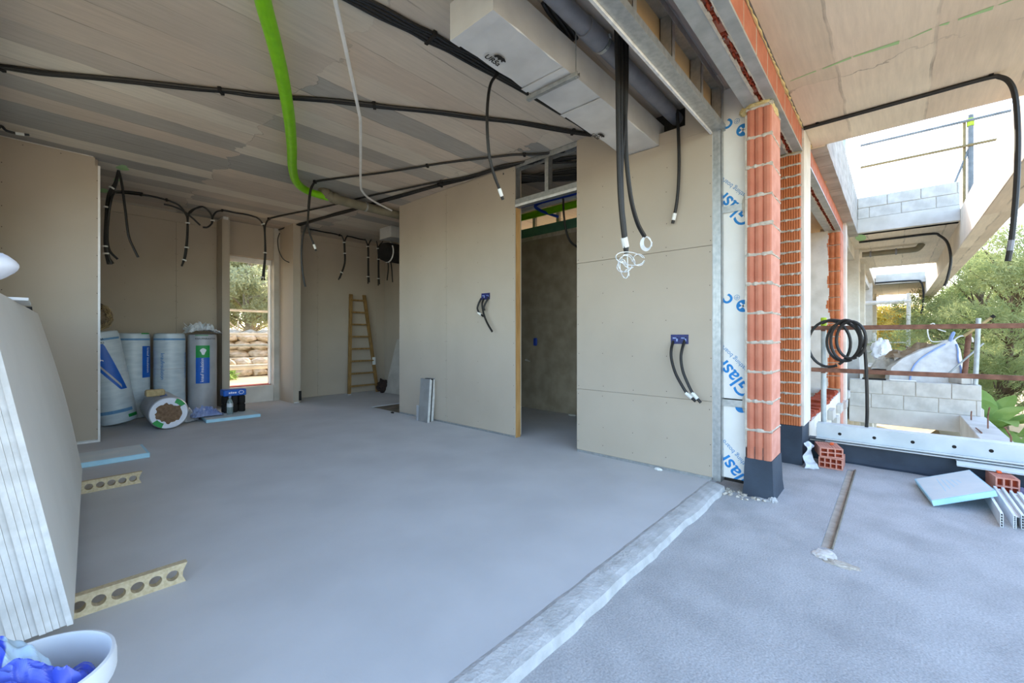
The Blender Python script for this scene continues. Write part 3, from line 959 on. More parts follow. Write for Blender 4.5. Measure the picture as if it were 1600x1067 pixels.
def lintel(name, x0, x1, label, h=0.21, blen=0.30, y0=0.615):
    t = thing(name, ((x0 + x1) / 2, 0.7, LZ), label, kind='structure')
    a = MB()
    a.box(x0, x1, y0 - 0.004, 0.680, LZ, LZ + 0.006)
    a.box(x0, x1, y0 - 0.004, y0 + 0.001, LZ + 0.006, LZ + 0.018)
    a.build('steel_angle', M['steel'], t)
    a = MB()
    a.box(x0, x1, 0.722, 0.815, LZ, LZ + 0.006)
    a.box(x0, x1, 0.809, 0.815, LZ + 0.006, LZ + 0.05)
    a.build('steel_angle', M['steel'], t)
    bmeh = MB().cbox(0, blen - 0.018, 0, 0.185, 0.0, h - 0.022, 0.003).mesh('brick', M['brick'])
    k = 0
    x = x0
    while x < x1 - 0.05:
        w = min(blen, x1 - x)
        o = inst('brick', bmeh, t, (x + 0.006, y0 + random.uniform(0, .003), LZ + 0.02))
        if w < blen:
            o.scale.x = w / blen
        x += blen
    MB().box(x0, x1, y0 + 0.0035, 0.79, LZ + 0.022, CZ - 0.021 if x0 > 4.9 else CZ - 0.001).build('mortar_bed', M['mortar'], t)
    # broken hollow undersides showing between the angles
    mb = MB()
    rnd = random.Random(int(x0 * 10) + 5)
    x = x0
    while x < x1:
        w = rnd.uniform(0.012, 0.03)
        if rnd.random() < 0.8:
            mb.box(x, x + w, 0.682, 0.720, LZ + 0.004 + rnd.uniform(0, .02), LZ + 0.021, Matrix.Translation((0, 0, 0)))
            yy = rnd.uniform(0.685, 0.705)
            mb.box(x, x + w * 1.6, yy, yy + rnd.uniform(0.004, 0.012), LZ - 0.004 + rnd.uniform(0, .012), LZ + 0.02)
        x += w + rnd.uniform(0.004, 0.02)
    mb.build('broken_brick', M['brick_dark'], t, kind='stuff')
    mb = MB()
    x = x0
    while x < x1:
        w = rnd.uniform(0.03, 0.09)
        mb.box(x, x + w, 0.716 + rnd.uniform(-.008, .004), 0.728, LZ - 0.003, LZ + 0.004)
        mb.box(x, x + w, 0.675, 0.682 + rnd.uniform(-.003, .005), LZ - 0.002, LZ + 0.004)
        x += w
    mb.build('mortar_crumbs', M['mortar'], t, kind='stuff')
    mb = MB()
    x = x0
    while x < x1:
        w = rnd.uniform(0.05, 0.16)
        r = rnd.uniform(0.004, 0.014)
        mb.tube([(x, y0 - 0.002, CZ - 0.012), (x + w / 2, y0 - 0.006, CZ - 0.010 - r / 2), (x + w, y0 - 0.002, CZ - 0.012)], [r * .5, r, r * .5], 6)
        x += w * 0.9
    mb.build('foam_bead', M['foam'], t, kind='stuff')
    return t


lintel('lintel_beam', -2.5, 4.58, 'brick lintel on two steel angles over the wide opening')
lintel('lintel_beam', 4.99, 9.0, 'brick lintel on two steel angles over the opening past the void', h=0.2)

# ------------------------------------------------------------------ facade further along
sillw = thing('wall_low', (6.6, 0.75, -0.5), 'low broken brick wall under the far opening', kind='structure')
MB().box(4.96, 8.3, 0.62, 0.82, -3.0, 0.25).build('wall_core', M['plaster_white'], sillw)
rnd = random.Random(4)
bk = MB().cbox(0, 0.11, 0, 0.19, 0, 0.05, 0.004).mesh('brick', M['brick_dark'])
x = 5.0
while x < 8.25:
    o = inst('brick', bk, sillw, (x, 0.63 + rnd.uniform(-.01, .02), 0.245 + rnd.uniform(-.01, .01)), rnd.uniform(-.12, .12))
    o.rotation_euler = (rnd.uniform(-.15, .15), rnd.uniform(-.2, .2), rnd.uniform(-.15, .15))
    x += 0.105
for (x, z) in ((5.6, 0.02), (6.1, -0.09), (6.6, 0.06), (7.1, -0.1), (7.7, 0.0), (8.6, -0.05), (9.1, 0.06)):
    MB().cbox(x, x + 0.3, 0.56, 0.6195, z, z + 0.12, 0.006).build('block', M['block'], sillw)

p3 = thing('brick_pillar', (8.5, 0.75, 0), 'half-plastered brick pillar beyond the void', kind='structure')
b3 = ribbed_brick(0.35, 0.2, 0.19, 3, 0.016, 'brick', M['brick_orange'])
for k in range(12):
    inst('brick', b3, p3, (8.30, 0.62, 0.30 + k * 0.205))
MB().box(8.31, 8.64, 0.625, 0.815, 0.0, LZ).build('mortar_core', M['mortar'], p3)
MB().box(8.33, 8.75, 0.612, 0.6195, -0.5, LZ).build('brick_face', M['brick_pink'], p3)
mb = MB()
for i in range(40):
    e = 0.05 * noise.noise(Vector((i * 0.35, 2, 7))) + 0.02 * noise.noise(Vector((i * 1.3, 2, 7)))
    mb.box(8.285, 8.30, 0.77 + e, 1.02, 0.2 + i * 0.0645, 0.2 + (i + 1) * 0.0645)
mb.build('plaster_patch', M['plaster_white'], p3)
MB().box(8.30, 8.64, 0.82, 1.03, 0.0, LZ).build('pillar_core', M['plaster_white'], p3)
MB().box(8.75, 9.05, 0.58, 0.80, -3.0, CZ).build('wall_pier', M['plaster_white'], label='white rendered pier next to the half-plastered brick pillar', kind='structure')
MB().box(9.05, 14.0, 0.78, 0.95, -0.1, 2.75).build('wall_far_panel', M['concrete'], label='grey panelled wall behind the far pier', kind='structure')
MB().box(9.05, 26, 0.62, 0.95, 2.75, CZ - 0.02).build('wall_far_beam', M['concrete_pale'], label='concrete beam over the far openings', kind='structure')
for x in (11.6, 14.0, 19.0, 24.0):
    MB().box(x, x + 0.35, 0.55, 0.80, -3, CZ - 0.02).build('wall_pier', M['plaster_white'], label={11.6: 'first slim white pier of the far facade', 14.0: 'second slim white pier of the far facade', 19.0: 'third slim white pier of the far facade', 24.0: 'last slim white pier of the far facade'}[x], kind='structure')
MB().box(14.35, 24.0, 0.78, 0.95, -0.1, 2.75).build('wall_far_panel', M['concrete_pale'], label='pale wall at the far end of the facade', kind='structure')
# room behind the far opening
MB().box(7.5, 7.62, 0.95, 1.8, 0.0, CZ - 0.02).build('wall_inner', M['board'], label='beige inner wall seen through the far opening', kind='structure')
dx = thing('ventilation_duct', (7.0, 1.3, 2.5), 'short foil duct hanging inside the far opening', 'duct')
MB().box(6.2, 7.45, 1.05, 1.35, 2.62, 2.82).build('duct_body', M['foil'], dx)
MB().box(6.6, 6.63, 1.02, 1.38, 2.60, 2.62).build('hanger_bar', M['galv'], dx)
for y_ in (1.03, 1.37):
    MB().tube([(6.615, y_, 2.6), (6.615, y_, CZ - 0.021)], 0.005, 6).build('threaded_rod', M['galv'], dx)
MB().tube([(7.47, 1.1, 1.95), (7.40, 1.05, 1.95), (7.36, 1.05, 1.9)], 0.04, 8).build('junction_box', M['black'], label='small black box on the beige inner wall past the void', cat='electrical box')

# white fascia along the roof void
fas = thing('fascia_band', (7.5, 0.5, CZ), 'white rendered parapet band above the far opening', kind='structure')
mb = MB()
for i in range(60):
    e = 0.012 * noise.noise(Vector((i * 0.4, 0.5, 0)))
    mb.box(5.14 + i * 0.082, 5.14 + (i + 1) * 0.082, 0.485, 0.62, CZ - 0.03 + e, 3.62)
mb.build('rendered_face', mat('streaked_render', '#b9b3aa', '#9d978e', scale=3, stretch=(1, 1, 4), rough=0.95, bump=0.3), fas)
for x in (5.9, 6.7, 7.5, 8.3, 9.1):
    MB().box(x, x + 0.006, 0.4835, 0.486, CZ, 3.62).build('joint_line', M['mortar'], fas)

# ------------------------------------------------------------------ void: kerb, block walls, beams
kb = thing('kerb_upstand', (5.0, -0.2, TZ), 'dark blue waterproofed upstand along the terrace edge', kind='structure')
bm = bmesh.new()
rows = []
n = 60
for i in range(n + 1):
    y = 0.62 - (0.62 + 1.06) * i / n
    e = noise.noise(Vector((y * 5, 0.4, 0)))
    prof = [(5.1, -0.3), (5.1, 0.125), (4.965, 0.128), (4.95, 0.11), (4.948, 0.0), (4.93 - 0.008 * e, TZ + 0.012), (4.90 - 0.02 * e, TZ - 0.002), (4.90, -0.3)]
    rows.append([bm.verts.new((p[0], y, p[1])) for p in prof])
for i in range(n):
    for k in range(7):
        bm.faces.new((rows[i][k], rows[i + 1][k], rows[i + 1][k + 1], rows[i][k + 1]))
MB().add_bm(bm).build('bitumen_skin', M['bitumen'], kb)
MB().box(4.951, 5.09, -1.06, 0.60, -0.6, 0.12).build('kerb_core', M['concrete'], kb)

blk = {}


def block_course(parent, x, y_hi, y_lo, z, h, first, L=0.42, t=0.2, m='block'):
    """a course of blocks facing -x, running from y_hi down to y_lo"""
    y = y_hi
    w = first
    while y > y_lo + 0.03:
        w2 = min(w, y - y_lo)
        key = (round(w2, 3), round(h, 3), m)
        if key not in blk:
            blk[key] = MB().cbox(0, t, 0.004, w2 - 0.004, 0.003, h - 0.003, 0.006).mesh('block', M[m])
        inst('block', blk[key], parent, (x + random.uniform(-.004, .004), y - w2, z))
        y -= w2
        w = L


def block_wall(name, x, ya, yb, z0, zbeam, courses, label, m='block'):
    t = thing(name, (x, (ya + yb) / 2, z0), label, kind='structure')
    MB().cbox(x - 0.004, x + 0.24, yb, ya, z0, zbeam, 0.006).build('concrete_beam', M['concrete_pale'], t)
    z = zbeam
    for h, first in courses:
        block_course(t, x, ya, yb, z, h, first, m=m)
        z += h
    MB().box(x + 0.012, x + 0.19, yb + 0.01, ya - 0.01, zbeam, z - 0.008).build('mortar_bed', M['mortar'], t)
    return t, z


bw, zt = block_wall('wall_blockwork', 9.8, 0.6, -1.02, -0.42, -0.14, ((0.245, 0.30), (0.245, 0.45)), 'waist-high wall of pale concrete blocks across the void')
MB().box(9.95, 15.0, -1.06, 0.62, -0.42, -0.05).build('floor_far', M['concrete_pale'], label='concrete floor of the far terrace behind the block wall', kind='structure')
block_wall('wall_roof_parapet', 9.8, 0.485, -0.79, CZ - 0.03, 3.22, ((0.19, 0.16), (0.19, 0.40)), 'block parapet on the roof edge across the void', m='block')
MB().box(9.9, 15.0, -0.79, 0.50, CZ - 0.03, CZ + 0.2).build('ceiling_far', M['soffit'], label='concrete soffit over the far terrace', kind='structure')
block_wall('wall_roof_parapet', 19.8, 0.485, -0.79, CZ - 0.03, 3.32, (), 'plain roof beam beyond the second void')
MB().box(19.9, 25.0, -0.79, 0.50, CZ - 0.03, CZ + 0.2).build('ceiling_end', M['soffit'], label='last strip of soffit at the end of the building', kind='structure')
MB().cbox(4.9, 25.2, -1.06, -0.79, 2.56, 3.16, 0.008).build('roof_edge_beam', M['soffit'], label='long concrete roof beam running above the outer edge', kind='structure')
eb = thing('floor_edge_beam', (7.5, -0.92, -0.4), 'outer floor beam of the void with rebar stubs', kind='structure')
MB().cbox(5.1, 9.8, -1.06, -0.78, -0.45, -0.14, 0.008).build('beam_body', M['concrete_pale'], eb)
for (x, y, dx_, dy_, h) in ((9.3, -0.86, -0.25, 0.02, 0.16), (8.6, -0.95, -0.12, 0.0, 0.3), (8.1, -0.84, 0.3, 0.02, 0.02), (7.0, -0.94, -0.05, 0.05, 0.27), (6.3, -1.0, 0.0, 0.0, 0.25), (5.9, -0.98, 0.02, 0.02, 0.2)):
    MB().tube([(x, y, -0.15), (x, y, -0.14 + h * 0.6), (x + dx_, y + dy_, -0.14 + h)], 0.008, 6).build('rebar_stub', M['rust'], eb)
MB().box(-2.5, 4.95, -1.06, -0.8, -0.6, -0.3).build('terrace_edge_beam', M['concrete'], label='beam under the terrace edge', kind='structure')
MB().box(4.7, 4.94, -1.06, 1.0, -3.0, -0.3).build('wall_below_terrace', M['plaster_white'], label='white wall below the terrace edge', kind='structure')
MB().box(8.3, 26, 0.63, 0.9, -3.0, -0.1).build('wall_lower_storey', M['plaster_white'], label='white lower storey wall under the far facade', kind='structure')
MB().box(9.7, 12, 5.3, 5.5, -0.1, CZ).build('wall_rooms_rear', M['dark_plaster'], label='rear wall of the rooms past the void', kind='structure')
MB().box(-60, 90, -70, 60, -3.4, -3.0).build('ground', M['earth'], label='dry tan ground around the building', kind='structure')

# ------------------------------------------------------------------ ceiling services
ZC = CZ - 0.018


def cz(u, v, z=ZC):
    return P(u, v, Z=z)


def bundle(name, label, pts, n, r, cat='conduit', clips=(), m='black', spread=None, group=None):
    """n conduits side by side along a ceiling path, held by saddle clips"""
    path = smooth_path(pts, 6) if len(pts) > 2 else [Vector(pts[0]).lerp(Vector(pts[1]), i / 8) for i in range(9)]
    t = thing(name, path[0], label, cat, group)
    d = (path[-1] - path[0]); d.z = 0; d.normalize()
    side = Vector((-d.y, d.x, 0))
    sp = spread or 2.0 * r
    for k in range(n):
        off = side * (k - (n - 1) / 2) * sp
        q = [p + off + Vector((0, 0, 0.004 * math.sin(i * 0.9 + k))) for i, p in enumerate(path)]
        MB().tube(q, r, 8).build('conduit', M[m], t, smooth=True)
    for c in clips:
        i = min(int(c * (len(path) - 1)), len(path) - 1)
        p = path[i]
        A = Matrix.Translation(p) @ Matrix.Rotation(math.atan2(d.y, d.x), 4, 'Z')
        w = sp * n / 2 + 0.008
        MB().cbox(-0.012, 0.012, -w, w, -r - 0.005, CZ - p.z - 0.001, 0.002, A).build('saddle_clip', M['dark'], t)
    return t


def drop(name, label, paths, r=0.0115, tape=(), tips=(), cat='conduit', group=None, m='black'):
    """conduits hanging from the soffit; tape = path fractions (of the first path) of white bands; tips = white label near the end of path i"""
    t = thing(name, Vector(paths[0][0]), label, cat, group)
    c0 = None
    for k, pts in enumerate(paths):
        path = smooth_path(pts, 6)
        cd = MB().tube(path, r, 8).build('conduit', M[m], t, smooth=True)
        c0 = c0 or cd
        if k in tips:
            d_ = (path[-1] - path[-3]).normalized()
            b = path[-1] - d_ * 0.025
            MB().tube([b - d_ * 0.055, b - d_ * 0.03, b], r * 1.25, 8).build('white_tag', M['tape'], cd)
    path = smooth_path(paths[0], 6)
    for c in tape:
        i = max(1, min(int(c * (len(path) - 1)), len(path) - 2))
        p = path[i]
        dd = (path[i + 1] - path[i - 1]).normalized()
        w = r * (1.15 if len(paths) == 1 else 2.3)
        MB().tube([p - dd * 0.008, p + dd * 0.008], w, 10).build('tape_band', M['tape'], c0)
    return t


bundle('conduit_bundle', 'pair of black conduits crossing the whole ceiling from the left wall', [cz(0, 105), cz(100, 117), cz(310, 138), cz(400, 148), cz(560, 162), cz(700, 178), cz(810, 192), cz(924, 211)], 2, 0.0135, clips=(0.02, 0.34, 0.6, 0.97))
bundle('conduit_bundle', 'thick strand of four black conduits running beside the foil duct', [cz(430, -64), cz(545, -6), cz(640, 42), cz(690, 68), cz(760, 105), cz(890, 180), cz(928, 208)], 4, 0.0125, clips=(0.45,))
bundle('conduit_run', 'thin black conduit from the ceiling middle to the door head', [cz(492, 284), cz(620, 266), cz(760, 246), cz(830, 241), cz(900, 236)], 1, 0.012, clips=(0.02, 0.36, 0.72))
bundle('conduit_run', 'black conduit ending over the rear window', [cz(420, 342), cz(520, 320), cz(624, 296), cz(720, 278), Vector((3.40, 3.17, ZC)), Vector((3.49, 2.96, ZC)), Vector((3.9, 2.4, ZC))], 1, 0.012, clips=(0.02, 0.45))
bundle('conduit_bundle', 'three black conduits running behind the dusty pipe to the door head', [cz(433, 361), cz(500, 342), cz(560, 325), cz(640, 302), cz(733, 277), Vector((3.38, 3.2, ZC - 0.002)), Vector((3.48, 2.93, ZC - 0.002)), Vector((3.85, 2.2, ZC - 0.002))], 3, 0.012, clips=(0.02, 0.5))
bundle('conduit_bundle', 'black conduits crowding the space above the door opening', [(3.5, 3.3, ZC - .05), (3.9, 2.9, ZC - .06), (4.3, 2.3, ZC - .04), (4.6, 1.95, ZC - .05)], 4, 0.014, spread=0.05)
bundle('conduit_bundle', 'black conduits slanting behind the door head stud', [(3.58, 3.9, ZC), (3.8, 3.2, ZC - .02), (4.0, 2.5, ZC - .03), (4.1, 1.95, ZC)], 5, 0.013, spread=0.045)

# conduits hanging in the roll alcove
t0 = P(185, 266, Z=CZ)
yA = t0.y
q = lambda u, v, Y=yA: P(u, v, Y=Y)
drop('conduit_drop', 'taped bunch of black conduits hanging over the insulation rolls', [
    [t0, q(180, 285), q(169, 305), q(165, 345), q(164, 385), q(169, 413)],
    [t0, q(181, 287), q(171, 307), q(166, 350), q(166, 392), q(177, 412)],
    [t0, q(181, 289), q(172, 309), q(168, 352), q(170, 388), q(184, 405)],
    [q(222, 302, 7.2), q(190, 299, 7.0), q(176, 305), q(169, 345), q(168, 390), q(174, 413)]], 0.012, tape=(0.3, 0.5, 0.8, 0.88))
drop('conduit_drop', 'single black conduit curving out beside the taped bunch', [[t0, q(190, 285), q(196, 330), q(201, 368), q(209, 388), q(216, 402)]], 0.012)
yB = 7.35
q = lambda u, v, Y=yB: P(u, v, Y=Y)
bundle('conduit_run', 'black conduit along the ceiling edge of the roll alcove', [P(178, 301, Z=ZC), P(220, 304, Z=ZC), P(265, 313.5, Z=ZC)], 1, 0.012, clips=(0.5, 0.98))
drop('conduit_drop', 'black conduits meeting in a taped drop in the middle of the alcove', [
    [q(265, 314), q(280, 321), q(290, 334), q(293, 345), q(293, 372), q(290, 400), q(284, 415)],
    [q(315, 323), q(300, 328), q(294, 338), q(292, 372), q(288, 402), q(284, 416)],
    [q(256, 319), q(272, 323), q(287, 330), q(300, 340), q(313, 352)]], 0.012, tape=(0.55, 0.75, 0.9))
drop('conduit_loop', 'black conduit looping up to the stub wall head', [[q(317, 355), q(324, 355), q(331, 349), q(332, 342), q(328, 332), q(317, 323), q(305, 326), q(297, 333)],
                                                                   [q(331, 350), q(332, 340), q(338, 331), q(347, 329)]], 0.012, tape=(0.4,))
bundle('conduit_run', 'black conduit from the stub wall to the rear window', [P(347, 329, Z=ZC), P(372, 333, Z=ZC), P(400, 339, Z=ZC)], 1, 0.012, clips=(0.0,))
yC = 7.3
q = lambda u, v, Y=yC: P(u, v, Y=Y)
drop('conduit_drop', 'taped black conduits hanging in front of the rear window', [
    [q(400, 339), q(408, 346), q(413, 358), q(414, 395), q(411, 425), q(409, 438)],
    [q(420, 342), q(416, 348), q(414, 360), q(415, 395), q(413, 425), q(413, 438)]], 0.012, tape=(0.3, 0.6, 0.92))
drop('conduit_drop', 'thin black cable curling against the sunlit stub wall', [[q(437, 364, 7.5), q(434, 375, 7.5), q(436, 392, 7.5), q(443, 405, 7.5), q(452, 410, 7.5)]], 0.008)
# ceiling drop in the room middle
p0 = P(492, 284, Z=ZC)
q = lambda u, v, Y=p0.y: P(u, v, Y=Y)
drop('conduit_drop', 'long black conduit dropping from mid ceiling and forking below', [
    [p0, q(485, 296), q(482, 320), q(481, 345), q(474, 365), q(471, 395), q(473, 425), q(477, 448)],
    [p0, q(486, 297), q(483, 322), q(481, 348), q(484, 365), q(490, 381), q(494, 392)]], 0.011, tips=(1,))
yD = 7.5
q = lambda u, v, Y=yD: P(u, v, Y=Y)
bundle('conduit_run', 'black conduit along the ladder alcove ceiling', [P(482, 358, Z=ZC), P(510, 363, Z=ZC), P(533, 368, Z=ZC)], 1, 0.012, clips=(0.98,))
for lab, us in (('taped black conduits hanging left above the ladder', (533, 538, 529)), ('taped black conduits hanging in line above the ladder top', (570, 575, 575)), ('taped black conduits hanging between ladder and ventilation unit', (588, 591, 591))):
    a, b, c = us
    v0 = 367 + (a - 533) * 0.17
    drop('conduit_drop', lab, [[q(a, v0), q(b - 1, v0 + 8), q(b, v0 + 22), q(b, v0 + 45), q(c, v0 + 70)],
                               [q(a + 10, v0 + 1), q(b + 1, v0 + 9), q(b + 1, v0 + 22), q(b + 1, v0 + 45), q(c + 2, v0 + 68)]], 0.012, tape=(0.35, 0.6, 0.9))
bundle('conduit_run', 'short black conduit linking the drops above the ladder', [P(543, 369, Z=ZC), P(570, 375, Z=ZC)], 1, 0.012)
drop('conduit_drop', 'two thin black cables below the ventilation unit', [[(4.05, 6.62, 2.436), (4.05, 6.61, 2.3), (4.02, 6.6, 2.1)], [(4.11, 6.62, 2.436), (4.12, 6.61, 2.3), (4.13, 6.6, 2.08)]], 0.01)
# hanging by the foil duct and the pipe
pe = P(778, 116, Z=ZC - 0.02)
q = lambda u, v: P(u, v, Y=pe.y)
drop('conduit_drop', 'lone black conduit with white tag bending down from the duct', [[pe, q(768, 128), q(763, 150), q(761, 190), q(764, 240), q(771, 270), q(779, 292), q(786, 312)]], 0.0105, tips=(0,))
HX, HY = 2.37, 1.25
q = lambda u, v: P(u, v, Y=HY)
th = drop('conduit_drop', 'bundle of black conduits with white strings hanging in front of the doorway wall', [
    [q(963, 40), q(965, 120), q(966, 200), q(968, 290), q(972, 345), q(978, 392)],
    [q(969, 40), q(970, 120), q(970, 200), q(971, 290), q(974, 350), q(979, 396)],
    [q(975, 45), q(976, 120), q(977, 190), q(979, 250), q(986, 310), q(996, 348), q(1007, 369)],
    [q(979, 50), q(979, 110), q(977, 180), q(972, 240), q(970, 300), q(975, 350), q(979, 390)]], 0.0145)
a, b = q(975, 371), q(978, 386)
MB().tube([a, b], 0.021, 10).build('white_tag', M['tape'], th)
mb = MB()
rnd = random.Random(9)
for (cu, cv, ru, rv, rot) in ((977, 412, 11, 13, 0.2), (982, 408, 12, 9, 0.9), (975, 420, 6, 15, -0.2), (998, 406, 9, 9, 0.1), (972, 417, 8, 8, 0.5), (984, 404, 22, 10, 0.15)):
    pts = []
    for k in range(25):
        a = 2 * PI * k / 24 * (0.93)
        x, y = ru * math.cos(a), rv * math.sin(a)
        pts.append(P(cu + x * math.cos(rot) - y * math.sin(rot), cv + x * math.sin(rot) + y * math.cos(rot), Y=HY + 0.02 * math.sin(3 * a + cu)))
    mb.tube(pts, 0.0028, 5)
mb.tube([P(980, 395, Y=HY), P(981, 415, Y=HY), P(983, 431, Y=HY)], 0.0028, 5)
mb.build('nylon_string', M['string'], th)
mb = MB()
for k in range(5):
    pts = []
    for j in range(21):
        a = 2 * PI * j / 20
        pts.append(P(1009 + (8.5 - k * 0.6) * math.cos(a) + 0.6 * k, 381 + (11 - k * 0.5) * math.sin(a) - k * 0.5, Y=HY + 0.006 * k))
    mb.tube(pts, 0.0028, 5)
mb.tube([P(1018, 385, Y=HY), P(1019, 379, Y=HY), P(1012, 371, Y=HY), P(1006, 368, Y=HY)], 0.003, 5)
mb.build('string_coil', M['string'], th)
q = lambda u, v: P(u, v, X=WX - 0.03)
drop('conduit_drop', 'black conduit with white tag hanging down the partition below the pipe', [[q(1058, 172), q(1060, 210), q(1061, 250), q(1060, 290), q(1057, 320), q(1054, 335), q(1051, 349)]], 0.013, tips=(0,))
q = lambda u, v: P(u, v, X=3.9)
drop('conduit_drop', 'black cable looping down inside the side room', [[q(880, 310), q(881, 335), q(885, 362), q(892, 378), q(903, 386), q(912, 388)]], 0.012)
ce = thing('conduit_end', (-0.3, 5.9, 2.8), 'black conduit end with a white band beside the left partition', 'conduit')
cpt = smooth_path([(-0.31, 5.9, 2.86), P(0, 197, Y=5.9), P(10, 204, Y=5.9), P(24, 208, Y=5.9), P(46, 211, Y=5.9)])
MB().tube(cpt, 0.011, 8).build('conduit', M['black'], ce, smooth=True)
MB().tube([P(24, 208, Y=5.9), P(38, 210, Y=5.9)], 0.014, 8).build('white_band', M['tape'], ce)

# lime green pipe, dusty pipe, white conduit
gp = thing('drain_pipe', cz(412, 0), 'lime green corrugated pipe curving across the ceiling', 'pipe')
zg = CZ - 0.09
path = smooth_path([P(372, -150, Z=zg), P(405, -25, Z=zg), P(413, 10, Z=zg), P(428, 65, Z=zg), P(442, 125, Z=zg), P(452, 185, Z=zg), P(456, 230, Z=zg), P(457, 262, Z=zg), P(463, 284, Z=zg), P(478, 297, Z=zg), P(500, 305, Z=zg), P(520, 310, Z=zg)], 5)
MB().tube(path, 0.044, 14).build('pipe_body', M['lime'], gp, smooth=True)
for k in (2, 20, 33):
    p = path[k]
    MB().box(p.x - 0.004, p.x + 0.004, p.y - 0.004, p.y + 0.004, zg, CZ - 0.001).build('hanger_rod', M['galv'], gp)
dp = thing('waste_pipe', P(515, 300, Z=2.9), 'dusty grey-brown waste pipe with elbow entering the ceiling', 'pipe')
zp = CZ - 0.092
pl = smooth_path([P(503, 296, Z=CZ + 0.02), P(507, 299, Z=CZ - 0.03), P(514, 306, Z=zp + 0.02), P(532, 313, Z=zp), P(575, 324, Z=zp), P(630, 338, Z=zp), P(660, 346, Z=zp)], 6)
MB().tube(pl, 0.06, 16).build('pipe_body', M['brown_pvc'], dp, smooth=True)
for (a, b) in ((14, 17), (9, 11)):
    MB().tube([pl[a], pl[b]], 0.068, 16).build('socket_collar', M['brown_pvc'], dp, smooth=True)
c = P(571, 323, Z=zp)
dn = (pl[26] - pl[22]).normalized()
pcl = MB().tube([c - dn * 0.012, c + dn * 0.012], 0.066, 16).build('pipe_clamp', M['galv'], dp)
MB().box(c.x - 0.004, c.x + 0.004, c.y - 0.004, c.y + 0.004, c.z + 0.06, CZ - 0.001).build('hanger_rod', M['galv'], pcl)
MB().tube(smooth_path([*[cz(u_, v_, CZ - 0.08) for u_, v_ in ((500, -110), (521, -12), (524, 2), (543, 90), (561, 176), (563, 190), (563.5, 240), (563.5, 288), (567, 300), (580, 312), (612, 329))]], 5), 0.0125, 8).build('white_conduit', M['white_pvc'], label='thin white conduit bending along the ceiling beside the green pipe', cat='conduit', smooth=True)

# foil duct with print
du = thing('ventilation_duct', (2.45, 1.6, 2.7), 'long foil-faced duct hung under the ceiling in the room', 'duct')
DZ = 2.705
bm = bmesh.new()
DY0, DY1, DX0, DX1 = 1.455, 1.775, 1.47, WX + 0.3
n = 24
rows = []
for i in range(n + 1):
    x = DX0 + (DX1 - DX0) * i / n
    sag = 0.006 * noise.noise(Vector((x * 2.4, 0, 0))) + 0.004 * noise.noise(Vector((x * 7, 0, 1)))
    sg2 = 0.005 * noise.noise(Vector((x * 3.4, 3, 0)))
    rows.append([bm.verts.new(c) for c in ((x, DY0 - sg2, DZ + sag), (x, DY1 + sg2, DZ + 0.002 - sag), (x, DY1 + sg2, DZ + 0.2), (x, DY0 - sg2, DZ + 0.2))])
for i in range(n):
    for k in range(4):
        bm.faces.new((rows[i][k], rows[i + 1][k], rows[i + 1][(k + 1) % 4], rows[i][(k + 1) % 4]))
bm.faces.new(rows[0]); bm.faces.new(rows[-1][::-1])
bmesh.ops.bevel(bm, geom=[e for e in bm.edges if abs((e.verts[0].co - e.verts[1].co).x) > 0.02], offset=0.006, segments=1, affect='EDGES')
dbody = MB().add_bm(bm).build('duct_body', M['foil'], du)
MB().box(DX0 - 0.004, DX0 + 0.06, DY0 - 0.003, DY1 + 0.003, DZ - 0.004, DZ + 0.2).build('tape_end', M['foil'], du)
c = MB()
hx = P(893, 113, Z=DZ).x
c.box(hx, hx + 0.028, DY0 - 0.05, DY1 + 0.03, DZ - 0.034, DZ - 0.030)
c.box(hx, hx + 0.003, DY0 - 0.05, DY1 + 0.03, DZ - 0.030, DZ - 0.008)
c.box(hx + 0.025, hx + 0.028, DY0 - 0.05, DY1 + 0.03, DZ - 0.030, DZ - 0.008)
hrail = c.build('hanger_rail', M['galv'], du)
for y in (DY0 - 0.03, DY1 + 0.015):
    MB().tube([(hx + 0.014, y, DZ - 0.045), (hx + 0.014, y, CZ - 0.001)], 0.004, 6).build('threaded_rod', M['galv'], hrail)
for x in (hx - 0.08, hx + 0.35):
    MB().box(x, x + 0.05, DY0 - 0.0012 - 0.004, DY1 + 0.006, DZ - 0.006, DZ - 0.0045).build('foil_tape', M['foil'], dbody)


def duct_print(x, y, size):
    """the maker's mark on the underside: bear over four letters"""
    v, f = text2d('URSa', size, 0.0012 * size / 0.05)
    zz = DZ - 0.0085
    MB().add([(x + a, y - b, zz) for a, b in v], f).build('lettering', M['print_black'], dbody)
    bear = [(0.55, 0.95), (0.62, 1.18), (0.8, 1.42), (1.15, 1.52), (1.5, 1.46), (1.75, 1.5), (1.95, 1.4), (2.25, 1.22), (2.3, 1.1), (2.05, 1.08), (1.95, 0.98), (2.1, 0.85), (1.85, 0.84), (1.7, 1.02), (1.5, 0.95), (1.52, 0.82), (1.3, 0.82), (1.22, 1.02), (1.0, 1.0), (0.92, 0.84), (0.72, 0.84), (0.74, 1.0)]
    k = size
    MB().add([(x + a * k, y - b * k, zz) for a, b in bear], [tuple(range(len(bear)))]).build('bear_mark', M['print_black'], dbody)


p = P(758, 85, Z=DZ)
duct_print(p.x, p.y + 0.012, 0.052)
p = P(924, 208, Z=DZ)
duct_print(p.x, p.y + 0.01, 0.05)

